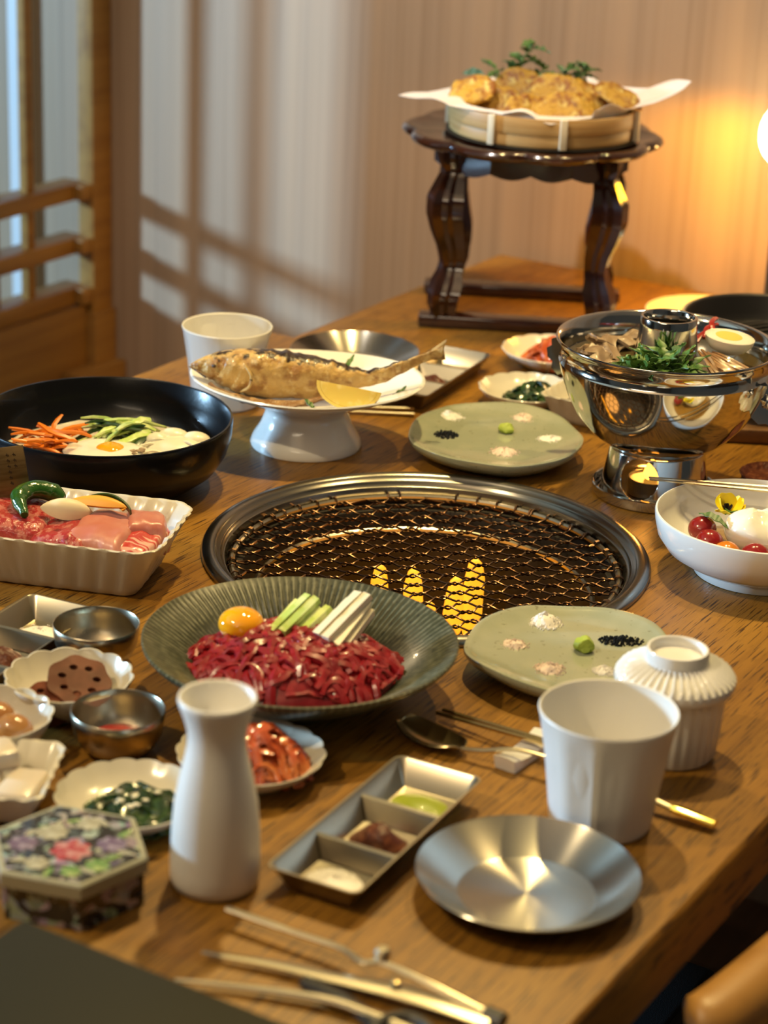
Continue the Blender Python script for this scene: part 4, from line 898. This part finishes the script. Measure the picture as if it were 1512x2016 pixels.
def lotus(label, x, y, z, rot, hr=.0155):
    def inside(a): return [(.0046*math.cos(a+2*PI*k/6)+0, .0) for k in range(6)]
    bm = bmesh.new(); th = .0080; vs_ = []
    N = 42; holes = [(hr*.56*math.cos(2*PI*k/7+.2), hr*.56*math.sin(2*PI*k/7+.2), .0027) for k in range(7)]
    loops = [[(hr*(1+.05*math.cos(7*a_))*math.cos(a_), hr*(1+.05*math.cos(7*a_))*math.sin(a_)) for a_ in [2*PI*k/N for k in range(N)]]]
    for cx, cy, r_ in holes: loops.append([(cx+r_*math.cos(2*PI*k/14), cy+r_*math.sin(2*PI*k/14)*.8) for k in range(14)])
    tops = []
    for zz in (0, th):
        es = []; L2 = []
        for lp_ in loops:
            v_ = [bm.verts.new((x_, y_, zz)) for x_, y_ in lp_]; L2.append(v_); es += [bm.edges.new((v_[k], v_[(k+1) % len(v_)])) for k in range(len(v_))]
        tops.append(L2); bmesh.ops.triangle_fill(bm, use_beauty=True, edges=es, normal=(0, 0, 1))
    for A, B in zip(*tops):
        for k in range(len(A)): bm.faces.new((A[k], A[(k+1) % len(A)], B[(k+1) % len(A)], B[k]))
    g = G(); bm.verts.index_update(); g.add([v.co[:] for v in bm.verts], [[v.index for v in f.verts] for f in bm.faces]); bm.free()
    return tag(obj('lotus_slice', g.disp(.0006, 80, x*50), m_lotus, None, (x, y, z), rot, angle=50), label, 'lotus root')
lotus('brown lotus root slice with holes leaning at the back of the fluted bowl', -.1880, 1.2440, .0145, (.42, .12, .1), .0200)
lotus('brown lotus root slice lying at the front left of the fluted bowl', -.2030, 1.2280, .0075, (.20, -.08, .3), .0185)
lotus('brown lotus root slice lying at the front right of the fluted bowl', -.1800, 1.2310, .0070, (.18, .06, -.4), .0165)
for k, (x, y, z, lb) in enumerate(((-.2170, 1.1780, .0160, 'brown soy braised egg at the right in the left edge bowl'), (-.2420, 1.1830, .0150, 'brown soy braised egg at the left in the left edge bowl'), (-.2300, 1.1960, .0150, 'brown soy braised egg at the back in the left edge bowl'))):
    tag(obj('soy_egg', ball(.0122, .0112, .0108, 3), m_quail, None, (x, y, z), (0, .2, k)), lb, 'egg')

# ------------------------------------------------------------------ mother-of-pearl box
def m_pearl(name, seed, base):
    m = bpy.data.materials.new(name); m.use_nodes = True; nt = m.node_tree; b = nt.nodes['Principled BSDF']; L = nt.links
    tc = nt.nodes.new('ShaderNodeTexCoord'); mp = nt.nodes.new('ShaderNodeMapping'); L.new(tc.outputs['Object'], mp.inputs[0]); mp.inputs['Location'].default_value = (seed, seed*.7, .3)
    vo = nt.nodes.new('ShaderNodeTexVoronoi'); vo.inputs['Scale'].default_value = 135; L.new(mp.outputs[0], vo.inputs['Vector'])
    n1 = nt.nodes.new('ShaderNodeTexNoise'); n1.inputs['Scale'].default_value = 85; n1.inputs['Detail'].default_value = 3; n1.inputs['Distortion'].default_value = 1.5; L.new(mp.outputs[0], n1.inputs['Vector'])
    r1 = nt.nodes.new('ShaderNodeValToRGB'); L.new(n1.outputs['Fac'], r1.inputs[0]); r1.color_ramp.elements[0].position = .51; r1.color_ramp.elements[1].position = .56
    r1.color_ramp.elements[0].color = (0, 0, 0, 1); r1.color_ramp.elements[1].color = (1, 1, 1, 1)
    hs = nt.nodes.new('ShaderNodeHueSaturation'); hs.inputs['Saturation'].default_value = .40; hs.inputs['Value'].default_value = .45; L.new(vo.outputs['Color'], hs.inputs['Color'])
    mx = nt.nodes.new('ShaderNodeMix'); mx.data_type = 'RGBA'; L.new(r1.outputs[0], mx.inputs[0]); mx.inputs[6].default_value = (.012, .012, .014, 1); L.new(hs.outputs[0], mx.inputs[7])
    m2 = nt.nodes.new('ShaderNodeMix'); m2.data_type = 'RGBA'; m2.inputs[0].default_value = .12; L.new(mx.outputs[2], m2.inputs[6]); m2.inputs[7].default_value = (*base, 1)
    L.new(m2.outputs[2], b.inputs['Base Color']); b.inputs['Roughness'].default_value = .18; b.inputs['Coat Weight'].default_value = .6; return m
m_pl, m_ps = m_pearl('pearl_lid', 1.3, (.16, .15, .12)), m_pearl('pearl_side', 4.1, (.05, .05, .05))
m_trim = M('grey_green_edge', (.34, .33, .24), .3, coat=.4)
HX, HY = -.1605, 1.0245
t = thing('inlaid_box', 'hexagonal black lacquer box inlaid with mother of pearl flowers', 'box', (HX, HY, 0), math.radians(-14))
hexa = lambda k: [(k*math.cos(PI/3*i), k*math.sin(PI/3*i)) for i in range(6)]
obj('body', prism(hexa(.0425), .0004, .0205, None, 0, .0004), m_ps, t, angle=20)
lid = obj('lid', prism(hexa(.0450), .0205, .0288, None, 0, .0010), m_trim, t, angle=20)
obj('inlay', prism(hexa(.0412), .0288, .0294, None, 0, .0004), m_pl, lid, angle=20)
def bloom(r_, m, x, y, z, n=8, seed=0):
    def f(a, i, rr, zz): return rr*(1+.13*math.cos(n*a+seed)), zz
    return obj('inlaid_flower', lathe([(0, .0005), (r_*.5, .0005), (r_*.98, .0003), (r_, -.0002)], 48, f), m, lid, (x, y, z))
m_pf, m_vf, m_cf, m_gf = M('pink_shell', (.36, .055, .065), .2, var=[((.5, .25, .24), 160, .45, .62, 2)], coat=.5), M('violet_shell', (.14, .095, .16), .2, var=[((.30, .25, .33), 170, .45, .65, 2)], coat=.5), M('cream_shell', (.32, .30, .21), .2, var=[((.46, .44, .34), 150, .4, .65, 2)], coat=.5), M('green_shell', (.13, .24, .07), .2, var=[((.34, .42, .16), 150, .45, .65, 2)], coat=.5)
for k, (x, y, r_, m) in enumerate(((.0040, -.0070, .0105, m_pf), (.0220, .0060, .0080, m_vf), (-.0130, .0080, .0085, m_cf), (.0020, .0230, .0070, m_cf), (-.0230, -.0080, .0080, m_vf), (.0230, -.0170, .0065, m_gf), (.0120, -.0270, .0055, m_gf), (-.0080, -.0250, .0065, m_cf))):
    bloom(r_, m, x, y, .0293, 7+k % 3, k)
for k in range(12):
    a = k*.53; o = obj('inlaid_leaf', leaf(.012, .0022, k, 0, 0, None, .0002), m_gf if k % 2 else m_cf, lid, (.026*math.cos(a), .026*math.sin(a), .0296), (0, 0, a*2.3)); o.scale = (1, 1, .12)
# ------------------------------------------------------------------ menu board, tongs, scissors at the near edge
tag(obj('menu_board', box(G(), 0, .170, -.190, 0, .0006, .0396, .0025), m_menu, None, (-.1690, .9320, 0), (0, 0, -.535)), 'dark olive flat board at the bottom left corner', 'menu')
tg = thing('tongs', 'long steel tongs lying open at the near edge of the table', 'tongs', (0, 0, 0))
A1 = smoothpath([(-.0735, .9985, .0090), (-.0400, .9800, .0090), (-.0130, .9650, .0095), (-.0010, .9520, .0100), (.0100, .9500, .0110), (.0300, .9360, .0110), (.0630, .9130, .0080)], 6)
obj('arm', tube(A1, [.0026]*6+[.0021]*(len(A1)-12)+[.0026]*6, 8, .7), m_steel2, tg)
A2 = smoothpath([(-.0835, .9640, .0040), (-.0500, .9560, .0044), (-.0200, .9455, .0050), (.0150, .9330, .0060), (.0400, .9210, .0070), (.0630, .9090, .0070)], 6)
obj('arm', tube(A2, [lerp(.0016, .0072, min(1, i/20)) for i in range(len(A2))], 8, .28), m_steel2, tg)
obj('hinge', lathe([(0, .0035), (.0030, .0034), (.0042, .002), (.0042, -.002), (0, -.0025)], 20), m_steel2, tg, (.0090, .9545, .0135))
obj('rivet', lathe([(0, .0022), (.0022, .0018), (.0028, 0), (0, -.001)], 16), m_gold, tg, (.0165, .9345, .0095))
obj('end_cap', tube([(.0605, .9145, .0075), (.0690, .9085, .0075)], .0052, 10, .8), m_iron, tg)
sh = thing('scissors', 'dark kitchen scissors lying below the tongs at the bottom edge', 'scissors', (0, 0, 0))
B1 = smoothpath([(-.0945, .9375, .0040), (-.0700, .9350, .0040), (-.0400, .9300, .0045), (-.0150, .9235, .0050), (.0050, .9130, .0050), (.0300, .8980, .0050)], 6)
obj('blade', tube(B1, [lerp(.0012, .0034, min(1, i/16)) for i in range(len(B1))], 8, .6), m_steel2, sh)
B2 = smoothpath([(-.0300, .9430, .0030), (-.0080, .9260, .0035), (.0060, .9080, .0035), (.0150, .8900, .0035)], 6)
obj('handle', tube(B2, .0045, 8, .6), m_iron, sh)
obj('handle', tube([(.0200+.016*math.cos(a*PI/12), .8880+.024*math.sin(a*PI/12), .0045) for a in range(24)], .0038, 8, loop=True), m_iron, sh)

# spoon, chopsticks and their rest on the right
sp = thing('spoon', 'dull brass coloured long spoon resting on the white rest', 'spoon', (0, 0, 0))
S0 = Vector((.0355, 1.2190, .0058)); ax = Vector((.70, -.714, 0)).normalized(); sd = Vector((-ax.y, ax.x, 0))
def bowlf(u, v):
    u = (1-math.cos(PI*u))/2; v = (1-math.cos(PI*v))/2
    s = (v-.5)*2; w_ = .0135*math.sqrt(max(0, 1-((u-.46)/(.46 if u < .46 else .54))**2))**.9; c = S0+ax*(u-.5)*.0540+sd*s*w_
    return (c.x, c.y, .0010+.0075*(((u-.46)*2)**2*.6+.55*s*s*min(1, w_/.006)))
obj('bowl', grid(24, 12, bowlf, None, .0008), m_gold, sp)
H0 = S0+ax*.0262; H0.z = .0060
obj('handle', tube(smoothpath([H0, Vector((.0660, 1.1940, .0085)), Vector((.0950, 1.1850, .0135)), Vector((.1500, 1.1520, .0100)), Vector((.1760, 1.1365, .0060))], 6), [.0022]*18+[.0030]*7, 8, .6), m_steel2, sp)
obj('handle_end', tube([(.1760, 1.1365, .0062), (.1800, 1.1340, .0058), (.2000, 1.1225, .0040)], [.0034, .0048, .0046], 8, .6), m_yreflect, sp)
cr = thing('chopstick_rest', 'small white curved porcelain rest under the spoon handle', 'chopstick rest', (.0925, 1.2030, 0), .98)
def restf(u, v): s = (u-.5)*2; return (s*.0240, (v-.5)*.0150, .0055+.0040*s*s+.0008*math.cos(PI*(v-.5)))
g = grid(20, 6, restf); grid(20, 6, lambda u, v: ((.5-u)*2*.0220, (v-.5)*.0140, .0004), g)
n_ = 21*7
V0 = g.v; W = 21
rim = [i for i in range(20)]+[20+W*j for j in range(6)]+[6*W+20-i for i in range(20)]+[(6-j)*W for j in range(6)]
flip = lambda i: n_+(i//W)*W+(20-i % W)
g.f += [(rim[(k+1) % len(rim)], rim[k], flip(rim[k]), flip(rim[(k+1) % len(rim)])) for k in range(len(rim))]; g.m = [0]*len(g.f)
obj('rest', g, m_white, cr, angle=50)
for k in range(2):
    A = Vector((.0390+.004*k, 1.2475+.0045*k, .0065)); B = Vector((.1010, 1.2035+.0045*k, .0115)); D = B-A
    tag(obj('chopstick', tube([A, A+D, A+D*1.9+Vector((0, 0, -.0045))], [.0016, .0021, .0026], 6, .8), m_gold, None), ('dull gold chopstick nearer the spoon, reaching under the green plate', 'dull gold chopstick farther from the spoon, beside the sage plate')[k], 'chopstick')
# spoon and chopsticks lying behind the fish dish
for k in range(2):
    tag(obj('steel_chopstick', tube([(-.060, 1.868-.012*k, .0022), (.0230, 1.872-.016*k, .0022)], [.0016, .0022], 6, .8), m_steel2, None), ('farther steel chopstick on the table behind the fish dish', 'nearer steel chopstick on the table behind the fish dish')[k], 'chopstick')

# ------------------------------------------------------------------ carved stand with the basket of pancakes
TX, TY = .1340, 2.2100
so_ = thing('carved_stand', 'dark carved wooden pedestal table carrying a basket of pancakes', 'small table', (TX, TY, 0), -.05)
def lob(a): return 1+.085*abs(math.cos(5*a+.35))**.6-.060
def topf(a, i, r_, z): return (r_*lob(a) if i > 0 else r_), z
obj('top', lathe([(0, .1830), (.118, .1830), (.1240, .1838), (.1285, .1865), (.1300, .1895), (.1285, .1925), (.1245, .1946), (.1190, .1942), (.1150, .1932), (0, .1932)], 192, topf), m_dark, so_, angle=50)
def apr():
    g = G(); N = 192; V = []; F = []
    for (rr, top) in ((.1020, 1), (.1020, 0), (.0960, 0), (.0960, 1)):
        for k in range(N):
            a = 2*PI*k/N; k8 = math.cos(PI/8)/math.cos((a+PI/8) % (PI/4)-PI/8); f = (a/(PI/2)) % 1
            drop = .0170+.0050*abs(math.sin(f*PI*4))+.0060*math.exp(-((f-.5)/.12)**2)
            V.append((rr*k8*1.03*math.cos(a), rr*k8*1.03*math.sin(a), .1832 if top else .1832-drop))
    for s in range(4):
        for k in range(N): F.append((s*N+k, s*N+(k+1) % N, ((s+1) % 4)*N+(k+1) % N, ((s+1) % 4)*N+k))
    return g.add(V, F)
obj('apron', apr(), m_dark, so_, angle=35)
def legg():
    tab_ = [(.0, .0105, .004), (.008, .0135, .005), (.022, .0150, .004), (.034, .0148, .000), (.044, .0118, -.003), (.053, .0112, -.005), (.068, .0132, -.003), (.086, .0155, .003), (.104, .0170, .0075), (.122, .0168, .0075), (.138, .0130, .002), (.148, .0112, -.002), (.157, .0135, .000), (.1720, .0140, .001)]
    g = G(); V = []; F = []; N = 40
    cs = [(1, 1), (.35, .72), (0, .86), (-.35, .72), (-1, 1), (-.72, .35), (-.86, 0), (-.72, -.35), (-1, -1), (-.35, -.72), (0, -.86), (.35, -.72), (1, -1), (.72, -.35), (.86, 0), (.72, .35)]
    for i in range(N+1):
        z = .1720*i/N; s, o = interp(tab_, z)
        for x, y in cs: V.append((x*s*.92+o, y*s*.92+o, z))
    n = len(cs)
    F = [(i*n+k, i*n+(k+1) % n, (i+1)*n+(k+1) % n, (i+1)*n+k) for i in range(N) for k in range(n)]+[tuple(reversed(range(n))), tuple(N*n+k for k in range(n))]
    return g.add(V, F)
lgm = mesh('leg', legg(), m_dark, True, 38)
for x, y, a in ((-.078, -.058, PI+.25), (.076, -.058, -PI/2-.25), (-.072, .060, PI/2), (.078, .060, 0)):
    link('leg', lgm, so_, (x, y, .0120), (0, 0, a))
for y in (-.060, .070):
    obj('foot_bar', box(G(), -.105, .105, y-.0125, y+.0125, .0006, .0130, .003), m_dark, so_)
KX, KY = .1420, 2.1900
tag(obj('black_plate', lathe([(0, .1938), (.088, .1936), (.0960, .1950), (.0975, .1962), (.0960, .1970), (.088, .1958), (0, .1956)], 72), m_iron, None, (KX, KY, 0)), 'flat black plate under the bamboo basket on the carved stand', 'plate')
bk = thing('bamboo_basket', 'shallow round bamboo basket on the carved stand', 'basket', (KX, KY, .1972))
obj('base', lathe([(0, .0006), (.0900, .0006), (.0910, .0020), (.0900, .0034), (0, .0034)], 72), m_bamboo, bk)
for z0, z1, r_ in ((.0004, .0120, .0935), (.0126, .0285, .0950)):
    obj('hoop', lathe([(r_-.0028, z0), (r_-.0004, z0), (r_, z0+.001), (r_, z1-.001), (r_-.0004, z1), (r_-.0028, z1)], 96, closed=True), m_bamboo, bk)
for a in (-2.16, -1.42, -.35, .8, 1.9, 2.9):
    g = G(); box(g, -.0034, .0034, -.0040, .0008, .0002, .0294, .0003); obj('binding', g, m_tie, bk, (.0955*math.cos(a), .0955*math.sin(a), 0), (0, 0, a+PI/2))
def paperf(u, v):
    x, y = (u-.5)*.206, (v-.5)*.206; c, s = math.cos(.80), math.sin(.80); X, Y = x*c-y*s, x*s+y*c; rr = math.hypot(X, Y); a = math.atan2(Y, X)
    wv = .0030*math.sin(a*6+.6)+.0016*math.sin(a*13)
    front = max(0, -math.sin(a))
    if rr < .076: z = .0060
    elif rr < .0895: t_ = (rr-.076)/.0135; z = .0060+(.0256+max(0, wv*1.3))*(t_*t_*(3-2*t_))
    else:
        k = rr-.0895; lift = -.08 if X < -.05 else (.36 if X > .05 else 0); z = .0316+max(0, wv*1.3)+k*lift+wv*k*6
        if front > .35: sq_ = max(.12, 1-(front-.35)*1.9); X, Y = X*(.0895+k*sq_)/rr, Y*(.0895+k*sq_)/rr; z -= k*.16*(front-.35)
    return (X, Y, z)
tag(obj('paper_liner', grid(72, 72, paperf, None, .0004), m_paper, None, (KX, KY, .1972), angle=80), 'pinkish white square paper lining the bamboo basket', 'paper')
q = rnd(31)
def jeon(seed, L, W):
    q = rnd(seed)
    g = lathe([(0, .0034), (.3, .0038), (.55, .0040), (.72, .0038), (.88, .0034), (1.0, .0010), (1.0, -.0010), (.85, -.0030), (.5, -.0036), (0, -.0034)], 40, lambda a, i, r_, z: (r_*(1+.14*noise.noise((math.cos(a)*1.6, math.sin(a)*1.6, seed))+.06*noise.noise((math.cos(a)*5, math.sin(a)*5, seed))), z))
    g.v = [(a*L, b*W, c) for a, b, c in g.v]; return g.disp(.0022, 95, seed).disp(.0010, 300, seed)
jl = [(-.072, -.016, .045, .025, .022, .40, -.30, .3), (-.050, -.036, .011, .024, .018, .55, -.10, .5), (-.034, -.056, .010, .026, .018, .60, .10, .1), (.000, -.060, .010, .028, .018, .55, -.05, -.1), (.040, -.055, .010, .027, .018, .55, .15, .2), (.058, -.030, .013, .023, .022, .35, .35, -.3),
      (-.046, -.014, .026, .030, .024, .60, -.45, .35), (-.016, -.034, .024, .027, .022, .85, -.15, .6), (.012, -.032, .026, .026, .024, .80, .15, -.2), (.046, -.018, .027, .030, .022, .55, .40, .2), (.074, -.008, .043, .027, .024, .35, .30, .3), (-.026, .004, .042, .030, .024, .75, -.40, .35), (.010, -.006, .040, .030, .025, .80, .20, -.4), (.038, .006, .036, .026, .024, .60, .45, .1), (0, .045, .022, .036, .028, -.2, 0, .3), (-.050, .040, .020, .030, .026, -.2, -.2, .1), (.050, .045, .018, .030, .026, -.2, .2, .1)]
JL = ['leftmost small pancake at the basket rim', 'pancake standing at the front left of the basket', 'small pancake low at the front, left of the paper fold', 'pancake low at the front middle of the basket', 'pancake low at the front right of the basket', 'rightmost front pancake by the paper corner', 'large pancake leaning on the left of the pile', 'tilted pancake in the middle front of the pile', 'pancake in the centre of the pile, facing forward', 'pancake leaning right in the middle of the pile', 'greenish pancake at the right end of the pile', 'topmost pancake on the left, under the herb sprig', 'topmost pancake in the middle of the pile', 'upper pancake on the right below the herbs', 'pancake hidden at the back middle of the basket', 'pancake hidden at the back left of the basket', 'pancake hidden at the back right of the basket']
for k, (x, y, z, L, W, rx, ry, rz) in enumerate(jl[:14]):
    tag(obj('savory_pancake', jeon(k*2.7+1, L, W), m_jeon, None, (KX+(x if abs(x) > .07 else max(-.064, min(.064, x*1.12))), KY+max(-.058, y), .2010+z*.80), (rx, ry, rz), angle=80), JL[k], 'pancake', 'pancakes in the bamboo basket')
hb = thing('herb_sprig', 'green herb sprigs standing behind the pancakes', 'herb', (KX-.005, KY+.024, .2350))
hl = [mesh('leaf', leaf(.021, .0066, k+40, 2.5, .2), m_green) for k in range(3)]
for (x0, y0, ex, ey, ez, n_) in ((-.024, .004, -.006, .004, .046, 16), (.022, .0, .030, .002, .020, 14), (.034, .002, .052, .0, .022, 12), (-.030, .0, -.044, 0, .018, 9), (0, .0, .006, .006, .020, 10)):
    P = smoothpath([(x0, y0, 0), (lerp(x0, ex, .5)-.003, lerp(y0, ey, .5), ez*.55), (ex, ey, ez)], 5)
    obj('stem', tube(P, .0011, 5), m_stem, hb)
    for k in range(n_):
        b_ = P[int(lerp(3, len(P)-1, k/max(1, n_-1)))]; link('leaf', hl[k % 3], hb, b_, (q.uniform(-.6, .6), q.uniform(-.7, .2), q.uniform(0, 6.28)), q.uniform(.6, 1.0))
tag(obj('round_leaf', leaf(.030, .012, 3, 0, .1), M('blue_green_leaf', (.16, .30, .17), .5), None, (KX-.0560, KY+.012, .2420), (.6, -.2, 2.6)), 'pale blue green round leaf left of the pancakes', 'leaf')

# ------------------------------------------------------------------ grill pan on a board at the right back
bd = thing('wooden_board', 'dark brown wooden board under the black grill pan', 'board', (.3900, 1.9050, 0), -.02)
for k in range(3): obj('plank', box(G(), -.118, .118, -.086+.0575*k, -.0295+.0575*k, .0006, .0135, .0015), m_edge, bd)
pn = thing('grill_pan', 'round black iron grill pan with a ridged dome by the hot pot', 'pan', (.3430, 1.9150, .0138))
obj('pan', lathe([(0, .0250), (.040, .0240), (.060, .0330), (.0760, .0480), (.0805, .0700), (.0815, .0750), (.0805, .0765), (.0785, .0760), (.0770, .0740), (.0745, .0600), (.0700, .0535), (.0640, .0530), (.045, .0590), (.02, .0630), (0, .0640)], 96), m_iron, pn, angle=50)
obj('foot', lathe([(.052, .0004), (.060, .0004), (.062, .0020), (.060, .0300), (.054, .0300), (.052, .0020)], 48, closed=True), m_iron, pn, angle=50)
for k in range(7):                            # chevron ridges over the dome
    for s in (1, -1):
        P = []
        for i in range(9):
            t_ = i/8; x = s*t_*.062; y = .036-.0125*k-abs(x)*.55; rr = math.hypot(x, y)
            if rr < .064: P.append((x, y, .0648-.011*(rr/.064)**2))
        if len(P) > 2: obj('ridge', tube(P, .0022, 6, .8), m_iron, pn)
tag(obj('white_plate', lathe([(0, .0010), (.040, .0006), (.044, .0014), (.0660, .0120), (.0670, .0130), (.0655, .0134), (.044, .0040), (0, .0036)], 72), m_white, None, (.3300, 2.2030, 0)), 'white plate behind the black grill pan', 'plate')
tag(obj('brown_saucer', lathe([(0, .0010), (.026, .0006), (.0300, .0060), (.0308, .0072), (.0300, .0078), (.025, .0030), (0, .0026)], 56), m_jang, None, (.3270, 1.7250, 0)), 'brown glazed saucer edge at the right frame edge behind the salad bowl', 'saucer')
# small table lamp glowing against the back wall
LP = R(-.7955, 2.1250)
lpn = thing('table_lamp', 'small table lamp glowing yellow against the wall at the right edge', 'lamp', (LP.x, LP.y, 0))
obj('base', lathe([(0, .0006), (.0380, .0004), (.0400, .0020), (.0400, .0100), (.0380, .0125), (.0060, .0140), (0, .0140)], 48), m_gold, lpn, angle=40)
obj('pole', tube([(0, 0, .012), (0, 0, .1700)], .0040, 12), m_iron, lpn)
obj('globe', ball(.0260, .0260, .0330, 3, None, 0, (0, 0, .1950)), m_globe, lpn)
obj('cap', lathe([(0, .2290), (.0120, .2270), (.0150, .2240), (.0156, .2290), (.0100, .2340), (0, .2350)], 32), m_iron, lpn)
l = bpy.data.lights.new('lamp_light', 'SPOT'); l.spot_size = math.radians(150); l.spot_blend = .35; l.energy = 6.6; l.color = (1, .46, .012); l.shadow_soft_size = .02
lo = bpy.data.objects.new('lamp_light', l); C.objects.link(lo); lo.location = (LP.x-.022, LP.y-.025, .2050); lo.rotation_euler = Vector((-.10, .35, -1)).to_track_quat('-Z', 'Y').to_euler()

# ------------------------------------------------------------------ seat furniture glimpsed at the bottom right
ch = thing('wooden_chair', 'oak chair with rounded top rail pushed up beside the table', 'chair', R(-.345, .935, FZ), -TH)
rail = smoothpath([(-.004, 0, .676), (.004, .012, .6785), (.012, .060, .680), (.020, .140, .680), (.030, .300, .680)], 6)
obj('top_rail', tube(rail, [.008, .013, .016, .0175]+[.019]*(len(rail)-4), 14, .95), m_chair, ch)
obj('seat', box(G(), .02, .42, -.02, .38, .400, .430, .008), m_chair, ch)
for x, y, h in ((.018, .045, .685), (.028, .28, .685), (.39, .02, .40), (.39, .34, .40)):
    obj('leg', tube([(x, y, 0), (x, y, h)], .015, 10), m_chair, ch)
sb = thing('padded_stool', 'black padded stool seat below the table edge', 'stool', R(-.545, 1.330, -.300), -TH)
obj('pad', box(G(), -.20, .045, -.0560, .0560, -.030, 0, .006), m_cush, sb)
for x in (-.18, .02):
    for y in (-.035, .035): obj('leg', tube([(x, y, -.42), (x, y, -.028)], .011, 8), m_cush, sb)
